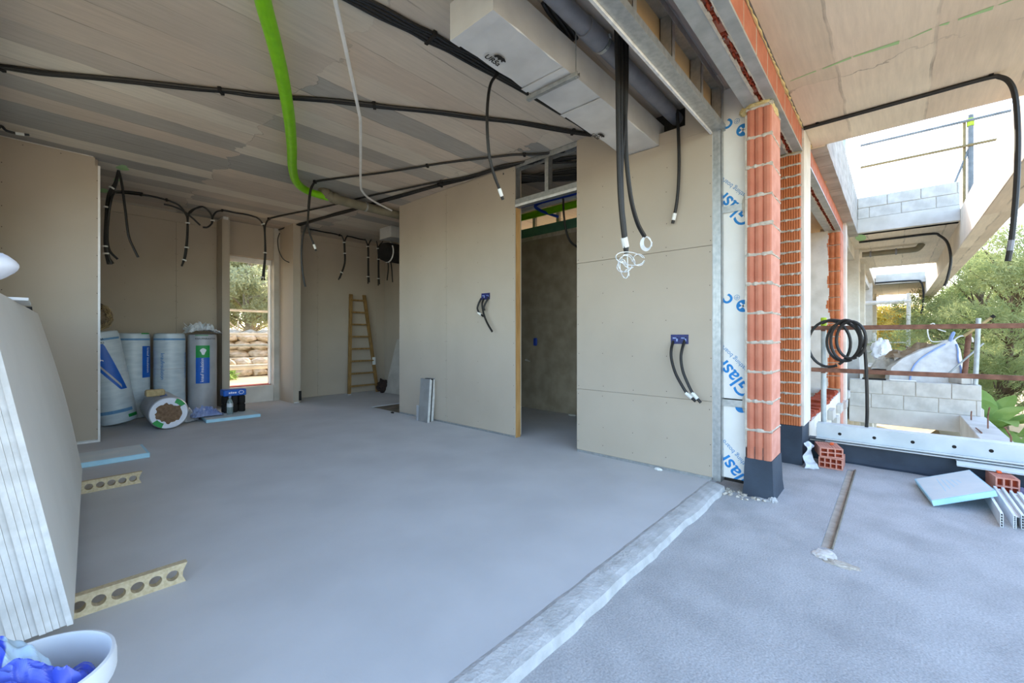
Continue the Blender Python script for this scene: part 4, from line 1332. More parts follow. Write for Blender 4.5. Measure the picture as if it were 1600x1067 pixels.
pp = thing('waste_pipe', (2.5, 1.345, 2.9), 'grey plastic waste pipe running above the door wall', 'pipe')
PZ = 2.925
MB().tube([(-0.5, 1.345, PZ), (1.0, 1.345, PZ), (WX + 0.25, 1.345, PZ)], 0.052, 18).build('pipe_body', M['grey_pvc'], pp, smooth=True)
cx = P(935, 45, Y=1.345).x
MB().tube([(cx - 0.16, 1.345, PZ), (cx + 0.02, 1.345, PZ)], 0.06, 18).build('socket_collar', M['grey_pvc'], pp, smooth=True)
pcl = MB().tube([(cx + 0.03, 1.345, PZ), (cx + 0.055, 1.345, PZ)], 0.0575, 18).build('pipe_clamp', M['galv'], pp)
MB().tube([(cx + 0.042, 1.28, PZ + 0.02), (cx + 0.042, 1.30, PZ + 0.02)], 0.014, 8).build('clamp_screw', M['galv'], pcl)
MB().tube([(cx + 0.042, 1.345, PZ + 0.05), (cx + 0.042, 1.345, CZ - 0.001)], 0.006, 6).build('hanger_rod', M['galv'], pcl)
bundle('conduit_bundle', 'black flat strap of conduits crossing above the foil duct', [P(855, 2, Z=CZ - 0.03), P(872, 28, Z=CZ - .03), P(895, 62, Z=CZ - .03)], 3, 0.013)
# dark panel standing in for the shade in the hole at the pipe end
MB().box(WX + 0.106, WX + 0.13, 1.1, 2.26, 2.64, CZ - 0.002).build('wall_hole_shade', M['dark'], label='dark panel standing in for shade where duct and pipe pass the partition', kind='structure')

# things in the side room ceiling
MB().tube([(4.75, 1.95, 2.88), (4.75, 3.2, 2.88), (4.75, 5.2, 2.88)], 0.05, 12).build('drain_pipe', M['lime'], label='lime green pipe over the side room wall', cat='pipe', smooth=True)
MB().tube(smooth_path([(4.45, 1.95, 2.9), (4.45, 2.9, 2.9), (4.45, 3.55, 2.9), (4.6, 3.65, 2.87), (4.9, 3.55, 2.82)]), 0.02, 8).build('water_pipe', M['bluepipe'], label='blue water pipe with a bend over the side room', cat='pipe', smooth=True)
MB().tube([(4.3, 1.95, 2.86), (4.3, 3.8, 2.86)], 0.02, 8).build('water_pipe', M['bluepipe'], label='straight blue water pipe over the side room', cat='pipe', smooth=True)
MB().tube([(4.6, 1.95, 2.93), (4.6, 4.8, 2.93)], 0.035, 10).build('waste_pipe', M['white_pvc'], label='white pipe beside the blue pipes over the side room', cat='pipe', smooth=True)

# small box duct and ventilation unit in the ladder alcove
bd = thing('ventilation_duct', (4.3, 6.5, 2.8), 'short boxed duct end under the ladder alcove ceiling', 'duct')
MB().cbox(3.91, 4.79, 6.3, 6.66, 2.805, CZ - 0.002, 0.006).build('duct_body', M['foil'], bd)
MB().box(3.905, 3.95, 6.295, 6.665, 2.80, 2.806).build('foil_tape', M['foil'], bd)
vu = thing('ventilation_unit', (4.25, 6.6, 2.45), 'dark round ventilation unit under the boxed duct', 'fan')
Mx = Matrix.Translation((3.93, 6.62, 2.6)) @ Matrix.Rotation(PI / 2, 4, 'Y')
MB().lathe([(0.09, 0), (0.15, 0.02), (0.17, 0.1), (0.17, 0.5), (0.14, 0.6)], 24, Mx).build('housing', M['dark'], vu, smooth=True)
MB().tube([Vector((4.05, 6.62, 2.6)) + Vector((0, -0.172 * math.cos(a), -0.172 * math.sin(a))) for a in np.linspace(-0.6, 1.9, 14)], 0.012, 6).build('clamp_ring', M['tape'], vu)
MB().box(4.1, 4.13, 6.6, 6.64, 2.76, 2.81).build('hanger', M['galv'], vu)
# green spray marks on the soffit
for k, (u, v, w, lab) in enumerate(((192, 262, 0.05, 'green spray mark by the conduit drop over the rolls'), (163, 298, 0.05, 'green spray mark at the alcove partition'), (182, 281, 0.03, 'small green spray mark below the conduit drop'))):
    p = P(u, v, Z=CZ - 0.002)
    pts = [(p.x + w * math.cos(a) * (1 + 0.3 * math.sin(3 * a + k)), p.y + w * 2.2 * math.sin(a), p.z) for a in np.linspace(0, 2 * PI, 14)[:-1]]
    MB().add(pts, [tuple(range(13))]).build('spray_mark', M['greenspray'], label=lab, cat='paint mark')
for k, (a, b) in enumerate((((1235, 127), (1275, 111)), ((1285, 108), (1330, 90)), ((1333, 89), (1405, 66)), ((1420, 61), (1456, 45)), ((1468, 40), (1483, 36)), ((1497, 31), (1552, 12)), ((1560, 8), (1592, -4)))):
    pa, pb = P(*a, Z=CZ - 0.008), P(*b, Z=CZ - 0.008)
    d = (pb - pa).normalized(); s = Vector((-d.y, d.x, 0)) * (0.008 + 0.006 * (k % 3))
    MB().quad(pa - s * .4, pb - s, pb + s, pa + s * .4).build('spray_line', M['greenspray'], label='%s dash of the green sprayed line on the terrace soffit' % ('faint first', 'second, thin and faint,', 'third and longest', 'fourth', 'fifth, very short', 'sixth, broad', 'last')[k], cat='paint mark', group='green sprayed line on the terrace soffit')

# ------------------------------------------------------------------ things on the partition
def socket(name, label, y, z, nboxes, conduits, group=None):
    t = thing(name, (WX, y, z), label, 'socket box')
    w = 0.068
    MB().cbox(WX - 0.0042, WX - 0.0002, y - w * nboxes / 2 - 0.003, y + w * nboxes / 2 + 0.003, z - 0.038, z + 0.038, 0.0015).build('back_plate', M['navy'], t)
    for k in range(nboxes):
        yc = y - (k - (nboxes - 1) / 2) * w
        ring = MB()
        Mx = Matrix.Translation((WX - 0.006, yc, z)) @ Matrix.Rotation(PI / 2, 4, 'Y')
        n = 20
        vo = [Mx @ Vector((0.036 * math.cos(2 * PI * i / n), 0.036 * math.sin(2 * PI * i / n), zz)) for zz in (0, 0.006) for i in range(n)]
        vi = [Mx @ Vector((0.030 * math.cos(2 * PI * i / n), 0.030 * math.sin(2 * PI * i / n), zz)) for zz in (0, 0.006) for i in range(n)]
        f = []
        for i in range(n):
            j = (i + 1) % n
            f += [(i, j, 2 * n + j, 2 * n + i), (i, j, n + j, n + i), (2 * n + i, 2 * n + j, 3 * n + j, 3 * n + i)]
        rim = ring.add(vo + vi, f).build('box_rim', M['navy'], t)
        MB().lathe([(0.030, 0.0008), (0.030, 0.0015)], 16, Mx).build('box_back', M['navy'], rim)
        MB().box(WX - 0.0075, WX - 0.006, yc - 0.02, yc + 0.02, z + 0.006, z + 0.014).build('box_tab', M['film_blue'], rim)
        MB().box(WX - 0.0075, WX - 0.006, yc - 0.02, yc - 0.009, z - 0.018, z + 0.014).build('box_tab', M['film_blue'], rim)
    for pts, tip in conduits:
        path = smooth_path(pts, 6)
        cd = MB().tube(path, 0.0115, 8).build('conduit', M['black'], t, smooth=True)
        if tip:
            d_ = (path[-1] - path[-3]).normalized()
            b = path[-1] - d_ * 0.035
            MB().tube([b - d_ * 0.06, b], 0.0145, 8).build('white_tag', M['tape'], cd)
    return t


def w_(u, v, out):
    return P(u, v, X=WX - out)


p = w_(759, 463, 0)
socket('socket_box', 'double socket box with three short conduits on the far wall stretch', p.y, p.z, 2, [
    ([w_(752, 466, .0), w_(748, 474, .03), w_(746, 482, .04), w_(749, 489, .04), w_(755, 494, .04)], True),
    ([w_(756, 466, .0), w_(753.5, 474, .04), w_(754.5, 485, .05), w_(758, 497, .06), w_(763, 508, .07), w_(769, 518, .08)], False),
    ([w_(764, 464, .0), w_(759, 473, .04), w_(756, 480, .05), w_(757, 485, .05)], False)])
p = w_(1062, 530, 0)
socket('socket_box', 'double socket box with two long conduits beside the steel corner', p.y, p.z, 2, [
    ([w_(1052, 533, .0), w_(1049, 545, .04), w_(1049, 560, .06), w_(1055, 582, .08), w_(1066, 603, .09), w_(1074, 615, .09), w_(1087, 627, .09)], True),
    ([w_(1070, 532, .0), w_(1066, 545, .04), w_(1064, 560, .06), w_(1067, 580, .08), w_(1076, 602, .09), w_(1083, 615, .09), w_(1095, 629, .09)], True)])
# bathroom box and valve
p = P(837, 534, X=5.045)
MB().cbox(5.02, 5.05, p.y - 0.035, p.y + 0.035, p.z - 0.06, p.z + 0.06, 0.012).build('junction_box', M['bluepipe'], label='blue junction box on the dark side room wall', cat='electrical box')
p = P(825, 563, X=5.0)
MB().tube([(5.05, p.y + .06, p.z + .01), (4.98, p.y + 0.03, p.z + .005), (4.95, p.y - .08, p.z - 0.01)], [0.012, 0.016, 0.006], 8).build('pipe_stub', M['white_pvc'], label='short white pipe stub on the dark side room wall', cat='pipe')

# ------------------------------------------------------------------ props in the room
# leaning offcuts
names = ['grey offcut strip leaning outermost on the partition', 'white-edged offcut strip second from the room side', 'thin dark offcut strip third from the room side', 'white-edged offcut strip fourth from the room side', 'offcut strip leaning closest to the partition']
for k in range(5):
    xb = 3.285 + k * 0.028
    A = Matrix.Translation((xb, 4.44 + 0.012 * k, 0.0)) @ Matrix.Rotation(0.075, 4, 'Y')
    h = 0.56 - 0.012 * (k % 2)
    t = thing('board_offcut', (xb, 4.54, 0.0), names[k], 'board offcut', 'offcut strips leaning on the partition')
    mat_k = M['grey_pvc'] if k in (0, 2) else M['board']
    MB().box(0.0, 0.018 if k != 2 else 0.012, 0.0, 0.2 - 0.02 * (k % 3), 0.0015, h, A).build('strip_face', M['offcut'] if k != 2 else M['dark'], t)
    MB().box(0.001, 0.017 if k != 2 else 0.011, -0.0015, 0.0, 0.0015, h, A).build('cut_edge', M['dark'] if k == 2 else M['board_edge'], t)
MB().cbox(3.30, 3.312, 4.655, 4.70, 0.0, 0.2, 0.001).build('board_offcut', M['wrap_grey'], label='short grey offcut behind the leaning strips', cat='board offcut', group='offcut strips leaning on the partition')
# scraps on the floor by the partition
for (u, v, lab, s) in ((750, 668, 'small white foam scrap lying by the far wall stretch', 0.04), (1031, 733, 'thin white paper scrap at the foot of the near wall stretch', 0.028), (896, 649, 'white scrap on the side room floor', 0.05), (616, 645, 'dark crumb at the edge of the floor recess', 0.03)):
    p = P(u, v, Z=0.0)
    tag(foam_blob(p.x - 0.03, p.y, 0.008, s * 0.5, s * 1.2, 0.012, u, 'floor_scrap', None, M['tape'] if 'white' in lab else M['dark']), lab, 'scrap')

# ladder
ld = thing('ladder', (4.2, 7.75, 0), 'tapering wooden ladder leaning on the alcove wall', 'ladder')
Ltop, Lbot = 1.93, 0.0
def lrail(xb, xt, yb=7.74, yt=7.93):
    a, b = Vector((xb, yb, 0.0)), Vector((xt, yt, 1.95))
    mb = MB()
    w, d = 0.03, 0.035
    vs_ = []
    for p in (a, b):
        vs_ += [p + Vector((sx * w, sy * d / 2, 0)) for sx, sy in ((-1, -1), (1, -1), (1, 1), (-1, 1))]
    mb.add(vs_, [(0, 1, 5, 4), (1, 2, 6, 5), (2, 3, 7, 6), (3, 0, 4, 7), (0, 3, 2, 1), (4, 5, 6, 7)])
    return a, b, mb.build('rail', M['ladder'], ld)
la, lb, lrail_l = lrail(3.90, 4.03)
ra, rb, lrail_r = lrail(4.50, 4.31)
for k in range(8):
    f = 0.08 + k * 0.123
    p, q_ = la.lerp(lb, f), ra.lerp(rb, f)
    MB().cbox(p.x, q_.x, p.y - 0.03, p.y + 0.012, p.z - 0.016, p.z + 0.016, 0.004).build('rung', M['ladder'], ld)
MB().box(3.865, 3.935, 7.72, 7.76, 0.0, 0.012).build('rubber_foot', M['film'], lrail_l)
MB().box(4.408, 4.472, 7.772, 7.784, 0.55, 0.70).build('tape_wrap', M['tape'], lrail_r)
# black bag and leaning board in the alcove
tag(foam_blob(4.50, 7.52, 0.13, 0.13, 0.10, 0.13, 44, 'tool_bag', None, mat('dark_brown_bag', '#3a2c26', '#2a201c', rough=0.8)), 'dark lumpy bag on the floor beside the ladder foot', 'bag')
A = Matrix.Translation((4.48, 6.9, 0.0)) @ Matrix.Rotation(0.26, 4, 'Y')
MB().box(0, 0.03, 0, 0.55, 0.008, 1.1, A).build('leaning_board', M['concrete'], label='grey board leaning on the shaded alcove side wall', cat='board')

# insulation rolls -------------------------------------------------
def roll(loc, r, h, label, film, tilt=0.0, tilt_dir=0.0, name='insulation_roll'):
    t = thing(name, loc, label, 'insulation roll', 'insulation rolls in the alcove')
    A = Matrix.Rotation(tilt, 4, Vector((math.cos(tilt_dir), math.sin(tilt_dir), 0)))
    t.rotation_euler = A.to_euler()
    prof = [(r * 0.80, 0.0), (r * 0.97, 0.015), (r, 0.06)]
    for k in range(1, 8):
        z = 0.06 + (h - 0.12) * k / 8
        prof.append((r * (1 + 0.006 * math.sin(k * 2.1)), z))
    prof += [(r, h - 0.06), (r * 0.96, h - 0.012), (r * 0.82, h)]
    me = MB().lathe(prof, 40).mesh('film_wrap', M[film], smooth=True)
    o = bpy.data.objects.new('film_wrap', me); COL.objects.link(o); o.parent = t
    t['_'] = 0
    del t['_']
    return t


def roll_patch(t, r, a0, a1, z0, z1, m, name='label_panel', lift=0.0025, poly=None, on=None):
    """a patch of print wrapped on the roll: angles around the axis, heights"""
    mb = MB()
    n = 10
    if poly is None:
        vs_ = []
        for i in range(n + 1):
            a = a0 + (a1 - a0) * i / n
            vs_ += [((r + lift) * math.cos(a), (r + lift) * math.sin(a), z0), ((r + lift) * math.cos(a), (r + lift) * math.sin(a), z1)]
        mb.add(vs_, [(2 * i, 2 * i + 2, 2 * i + 3, 2 * i + 1) for i in range(n)])
    else:
        v, f = poly
        mb.add([((r + lift) * math.cos(a), (r + lift) * math.sin(a), z) for a, z in v], f)
    o = bpy.data.objects.new(name, mb.mesh(name, M[m])); COL.objects.link(o); o.parent = on or t
    return o


def roll_text(t, r, s, size, a0, z0, m, vertical=True, flip=False, lift=0.0045, on=None):
    v, f = text2d(s, size, 0.0004)
    if vertical:     # reads downwards (flip: upwards)
        pts = [(a0 + (y / r) * (1 if not flip else -1), z0 - x * (1 if not flip else -1)) for x, y in v]
    else:
        pts = [(a0 + x / r, z0 + y) for x, y in v]
    return roll_patch(t, r, 0, 0, 0, 0, m, 'lettering', lift, (pts, f), on)


CAMA = lambda x, y: math.atan2(-y, -x)        # angle around a roll that faces the camera
RB = 0.18
x, y = 0.80, 7.74
rb_ = roll((x, y, 0), RB, 1.16, 'white film insulation roll with a blue label at its right edge, behind the lying roll', 'wrap')
a = CAMA(x, y)
lp_ = roll_patch(rb_, RB, a + 0.55, a + 1.35, 0.55, 0.98, 'label_blue')
roll_text(rb_, RB, 'knauf insulation', 0.055, a + 0.9, 0.96, 'print_white', on=lp_)
roll_patch(rb_, RB, a - 1.3, a + 1.3, 1.06, 1.085, 'print_blue2', 'print_band')
roll_patch(rb_, RB * 0.97, a + 0.5, a + 1.2, 1.145, 1.16, 'label_green', 'green_tab', 0.004)
x, y = 1.19, 7.70
rc = roll((x, y, 0), RB, 1.16, 'white film insulation roll with vertical blue lettering and no label', 'wrap')
a = CAMA(x, y)
roll_text(rc, RB, 'knaufinsulation', 0.062, a - 0.55, 0.88, 'print_blue')
roll_text(rc, RB, 'knaufinsulation', 0.062, a + 1.15, 0.88, 'print_blue')
roll_patch(rc, RB, a - 1.3, a + 1.3, 1.06, 1.085, 'print_blue2', 'print_band')
roll_patch(rc, RB, a - 1.3, a + 1.4, 0.655, 0.66, 'wrap_grey', 'film_seam')
x, y = 1.585, 7.74
rd = roll((x, y, 0), RB, 1.15, 'grey film insulation roll with green and blue label by the stub wall', 'wrap_grey')
a = CAMA(x, y)
lg_ = roll_patch(rd, RB, a - 0.45, a + 0.5, 0.80, 0.98, 'label_green')
lp_ = roll_patch(rd, RB, a - 0.45, a + 0.5, 0.42, 0.80, 'label_blue')
roll_text(rd, RB, 'knauf insulation', 0.056, a + 0.08, 0.44, 'print_white', flip=True, on=lp_)
leafp = [(a + 0.05 + 0.18 * math.cos(k) * (1 + 0.35 * math.sin(3 * k)), 0.89 + 0.05 * math.sin(k)) for k in np.linspace(0, 2 * PI, 14)[:-1]]
roll_patch(rd, RB, 0, 0, 0, 0, 'print_white', 'leaf_mark', 0.0045, (leafp, [tuple(range(13))]), lg_)
roll_text(rd, RB, 'KNAUFINSULATION', 0.03, a - 0.5, 1.07, 'print_black', vertical=False)
roll_patch(rd, RB * 0.985, a - 0.5, a + 0.4, 1.125, 1.135, 'label_green', 'green_tab', 0.004)
# leaning roll
x, y = 0.62, 7.22
ra_ = roll((x, y, 0.035), 0.185, 1.15, 'white film insulation roll leaning against the alcove side with a blue band label', 'wrap', tilt=-0.17, tilt_dir=PI / 2)
a = CAMA(x, y)
vs_, n_ = [], 24
for i in range(n_ + 1):
    q0 = -0.9 + 1.75 * i / n_
    zt_ = 1.0 if q0 < 0.15 else 1.0 - 0.58 * (q0 - 0.15) / 0.7
    zb_ = 0.86 - 0.44 * (q0 + 0.9) / 1.35 if q0 < 0.45 else 0.42
    vs_ += [(a + q0, zb_), (a + q0, max(zt_, zb_ + 0.001))]
lp_ = roll_patch(ra_, 0.185, 0, 0, 0, 0, 'label_blue', 'label_panel', 0.0045, (vs_, [(2 * i, 2 * i + 2, 2 * i + 3, 2 * i + 1) for i in range(n_)]))
vs_ = []
for i in range(11):
    q0 = -0.75 + 1.3 * i / 10
    zc_ = 0.90 - 0.44 * (q0 + 0.75) / 1.3
    vs_ += [(a + q0, zc_ - 0.02), (a + q0, zc_ + 0.02)]
roll_patch(ra_, 0.185, 0, 0, 0, 0, 'wrap_grey', 'label_stripe', 0.007, (vs_, [(2 * i, 2 * i + 2, 2 * i + 3, 2 * i + 1) for i in range(10)]), lp_)
roll_patch(ra_, 0.185, 0, 0, 0, 0, 'label_green', 'label_corner', 0.009, ([(a - 0.9, 0.92), (a - 0.9, 0.83), (a - 0.5, 0.77), (a - 0.55, 0.8)], [(0, 1, 2, 3)]))
roll_text(ra_, 0.185, 'knauf', 0.085, a - 0.35, 0.98, 'print_white', lift=0.011, on=lp_)
roll_patch(ra_, 0.18, a - 0.9, a + 0.1, 1.12, 1.15, 'label_green', 'green_tab', 0.004)
roll_patch(ra_, 0.185, a + 0.55, a + 1.2, 0.06, 0.10, 'label_green', 'green_tab', 0.004)
roll_patch(ra_, 0.185, a - 1.2, a + 1.2, 1.04, 1.065, 'print_blue2', 'print_band', 0.003)
roll_patch(ra_, 0.185, a - 0.9, a + 0.9, 0.14, 0.18, 'print_blue2', 'print_band', 0.003)
for k, zz in enumerate((1.015, 1.03)):
    roll_text(ra_, 0.185, 'IX 040 II R5', 0.03, a - 0.6, zz - 0.012 + k * 0.03, 'print_black', vertical=False)
# lying roll
lr = thing('insulation_roll', (1.0, 6.45, 0), 'grey film insulation roll lying down with its brown core facing the room', 'insulation roll', 'insulation rolls in the alcove')
A = Matrix.Translation((0.985, 6.42, 0.196)) @ Matrix.Rotation(-0.03, 4, 'Z') @ Matrix.Rotation(-PI / 2, 4, 'X')
MB().lathe([(0.15, 0.0), (0.186, 0.01), (0.195, 0.04), (0.195, 0.3), (0.192, 0.6), (0.195, 0.78), (0.16, 0.81)], 40, A).build('film_wrap', M['wrap_grey'], lr, smooth=True)
def face_pts(rr, n, wob, seed, lift):
    return [A @ Vector((rr * (1 + wob * noise.noise(Vector((3 * math.cos(k), 3 * math.sin(k), seed)))) * math.cos(k), rr * (1 + wob * noise.noise(Vector((3 * math.cos(k), 3 * math.sin(k), seed)))) * math.sin(k), -lift)) for k in np.linspace(0, 2 * PI, n + 1)[:-1]]
MB().add(face_pts(0.178, 40, 0.0, 0, 0.001), [tuple(range(40))]).build('film_end', M['white_bag'], lr)
fp = face_pts(0.118, 40, 0.45, 2.2, 0.004)
MB().add(fp, [tuple(range(40))]).build('wool_core', M['wool'], lr)
for a0, nm in ((-1.15, 'green_tab'), (1.95, 'green_tab')):
    vs_ = []
    for i in range(8):
        a = a0 + 0.62 * i / 7
        vs_ += [A @ Vector((0.128 * math.cos(a), 0.128 * math.sin(a), -0.003)), A @ Vector((0.183 * math.cos(a), 0.183 * math.sin(a), -0.003))]
    MB().add(vs_, [(2 * i, 2 * i + 2, 2 * i + 3, 2 * i + 1) for i in range(7)]).build(nm, M['label_green'], lr)
bl = MB()
for (ang, w) in ((-1.9, 0.35),):
    vs_ = []
    for i in range(6):
        a = ang + w * i / 5
        vs_ += [A @ Vector((0.198 * math.cos(a), 0.198 * math.sin(a), 0.12)), A @ Vector((0.198 * math.cos(a), 0.198 * math.sin(a), 0.3))]
    bl.add(vs_, [(2 * i, 2 * i + 2, 2 * i + 3, 2 * i + 1) for i in range(5)])
bl.build('label_panel', M['label_blue'], lr)
MB().cbox(0.80, 0.98, 6.62, 6.72, 0.385, 0.465, 0.012).build('sponge_block', M['sponge'], label='pale yellow sponge block on the lying roll', cat='sponge')
# coil of bare wool on top
wr_ = thing('wool_roll', (0.36, 7.5, 1.17), 'coil of bare brown mineral wool lying on top of the leaning roll', 'insulation roll')
A = Matrix.Translation((0.385, 7.28, 1.35)) @ Matrix.Rotation(-PI / 2, 4, 'X')
bm = bmesh.new()
rings = []
for i, (r_, z_) in enumerate([(0.02, 0.03), (0.06, 0.0), (0.11, 0.02), (0.15, 0.0), (0.175, 0.02), (0.185, 0.08), (0.185, 0.45), (0.15, 0.5)]):
    ring = []
    for k in range(36):
        a = 2 * PI * k / 36
        rr = r_ * (1 + 0.10 * noise.noise(Vector((math.cos(a) * 3, math.sin(a) * 3, i))))
        ring.append(bm.verts.new(A @ Vector((rr * math.cos(a), rr * math.sin(a), z_ + 0.02 * noise.noise(Vector((math.cos(a) * 4, math.sin(a) * 4, i * 3)))))))
    rings.append(ring)
for i in range(len(rings) - 1):
    for k in range(36):
        bm.faces.new((rings[i][k], rings[i][(k + 1) % 36], rings[i + 1][(k + 1) % 36], rings[i + 1][k]))
bm.faces.new(rings[0]); bm.faces.new(rings[-1])
MB().add_bm(bm).build('wool_body', M['wool_edge'], wr_)
mb = MB()
rnd = random.Random(3)
for k in range(260):
    a = rnd.uniform(0, 2 * PI); rr = rnd.uniform(0.12, 0.19); da = rnd.uniform(0.1, 0.5)
    pts = [A @ Vector(((rr + rnd.uniform(-.012, .012)) * math.cos(a + da * i / 3), (rr + rnd.uniform(-.012, .012)) * math.sin(a + da * i / 3), -0.01 - rnd.uniform(0, 0.02))) for i in range(4)]
    mb.tube(pts, 0.0016, 3, caps=False)
mb.build('loose_fibres', M['sponge'], wr_, kind='stuff')


def crumple(x0, x1, y0, y1, zf, seed, amp, name, m, label=None, cat=None, n=26, parent=None, group=None, edge=True):
    """a crumpled film sheet: zf(s,t) base height, ridged noise on top"""
    bm = bmesh.new()
    g = []
    for i in range(n + 1):
        row = []
        for j in range(n + 1):
            s, t = i / n, j / n
            p = Vector((s * 4 + seed, t * 4, seed * 0.37))
            rdg = abs(noise.noise(p)) * 1.2 + 0.6 * abs(noise.noise(p * 2.3)) + 0.3 * noise.noise(p * 5)
            fade = 1.0 if not edge else max(0.0, min(1, 5 * min(s, 1 - s, t, 1 - t) + 0.15))
            wob = 0.12 * noise.noise(Vector((s * 3 + seed, t * 3, 9)))
            row.append(bm.verts.new((x0 + (x1 - x0) * (s + wob * 0.6), y0 + (y1 - y0) * (t + wob), zf(s, t) + amp * rdg * fade)))
        g.append(row)
    for i in range(n):
        for j in range(n):
            bm.faces.new((g[i][j], g[i + 1][j], g[i + 1][j + 1], g[i][j + 1]))
    return MB().add_bm(bm).build(name, m, parent, label, cat, group)


# crumpled film on top of the grey roll, bags and pack beside it
hump = lambda h: (lambda s, t: h * max(0, 1 - ((s - .5) ** 2 + (t - .5) ** 2) * 4))
o = crumple(1.38, 1.80, 7.55, 7.95, lambda s, t: 1.155 + 0.05 * math.sin(PI * s), 4.0, 0.11, 'plastic_film', M['film'], 'crumpled clear film heaped on the grey upright roll', 'plastic film')
mb = MB()
rnd = random.Random(12)
for k in range(16):
    bx, by = rnd.uniform(1.42, 1.75), rnd.uniform(7.6, 7.85)
    d = Vector((rnd.uniform(-.12, .12), rnd.uniform(-.05, .05), rnd.uniform(.02, .12)))
    w = Vector((rnd.uniform(-.03, .03), 0.03, rnd.uniform(.02, .05)))
    p = Vector((bx, by, 1.19))
    mb.add([p, p + d, p + d + w, p + w * 0.6], [(0, 1, 2, 3)])
mb.build('film_fold', M['film'], o)
crumple(1.06, 1.36, 6.75, 7.35, lambda s, t: 0.01 + 0.17 * math.sin(PI * s) * math.sin(PI * t), 7.0, 0.06, 'paper_sack', M['wrap_grey'], 'grey crumpled sack between lying roll and upright rolls', 'sack')
crumple(1.26, 1.62, 6.72, 7.10, lambda s, t: 0.055 + 0.07 * math.sin(PI * s) * math.sin(PI * t), 2.0, 0.07, 'plastic_film', M['film_blue'], 'crumpled bluish film beside the blue-wrapped pack', 'plastic film')
xb = thing('insulation_board', (1.7, 6.8, 0), 'pale blue insulation board on the floor under the blue-wrapped pack', 'insulation board')
A = Matrix.Translation((1.68, 6.8, 0)) @ Matrix.Rotation(-0.05, 4, 'Z')
MB().cbox(-0.29, 0.33, -0.28, 0.28, 0.0, 0.04, 0.004, A).build('board_core', M['xps'], xb)
MB().box(-0.28, 0.32, -0.27, 0.27, 0.0402, 0.0412, A).build('dusty_face', M['xps_top'], xb)
pk = thing('drink_pack', (1.80, 6.95, 0.042), 'dark shrink-wrapped pack with a blue wrapper on top', 'drink pack')
for i in range(3):
    for j in range(2):
        for l in range(2):
            c = (1.70 + i * 0.092, 6.93 + j * 0.092, 0.042 + l * 0.115)
            MB().lathe([(0.036, 0.001), (0.043, 0.012), (0.043, 0.10), (0.032, 0.113)], 14, Matrix.Translation(c)).build('packed_container', M['dark'], pk, smooth=True)
wpr = MB().cbox(1.652, 1.93, 6.885, 7.07, 0.275, 0.365, 0.01).build('wrapper', M['label_blue'], pk)
for i, (dx_, w, h) in enumerate(((0.06, .02, .02), (0.085, .014, .026), (0.105, .02, .02), (0.13, .024, .02))):
    MB().box(1.652 + dx_, 1.652 + dx_ + w, 6.8835, 6.8845, 0.31, 0.31 + h).build('white_mark', M['print_white'], wpr)
MB().tube([(1.865 + 0.03 * math.cos(a), 6.883, 0.322 + 0.022 * math.sin(a)) for a in np.linspace(0, 2 * PI, 20)], 0.004, 5).build('ring_mark', M['print_white'], wpr)
bt = thing('water_bottle', (1.70, 6.78, 0.042), 'clear plastic bottle standing in front of the blue-wrapped pack', 'bottle')
Mx = Matrix.Translation((1.70, 6.78, 0.042))
MB().lathe([(0.03, 0.0), (0.036, 0.01), (0.036, 0.05), (0.034, 0.06), (0.036, 0.07), (0.036, 0.15), (0.03, 0.18), (0.014, 0.215), (0.014, 0.23)], 18, Mx).build('bottle_body', M['bottle'], bt, smooth=True)
MB().lathe([(0.0165, 0.23), (0.0165, 0.25), (0.01, 0.252)], 14, Mx).build('bottle_cap', M['film_blue'], bt)
MB().lathe([(0.0372, 0.10), (0.0372, 0.15)], 18, Mx).build('bottle_label', M['film'], bt)

# blue board by the left stack
xb = thing('insulation_board', (0.3, 5.27, 0), 'pale blue insulation board on the floor beyond the leaning plasterboards', 'insulation board')
MB().cbox(-0.05, 0.64, 5.06, 5.52, 0.0, 0.042, 0.003).build('board_core', M['xps'], xb)
MB().box(-0.045, 0.62, 5.075, 5.51, 0.0422, 0.0432).build('dusty_face', M['xps_top'], xb)

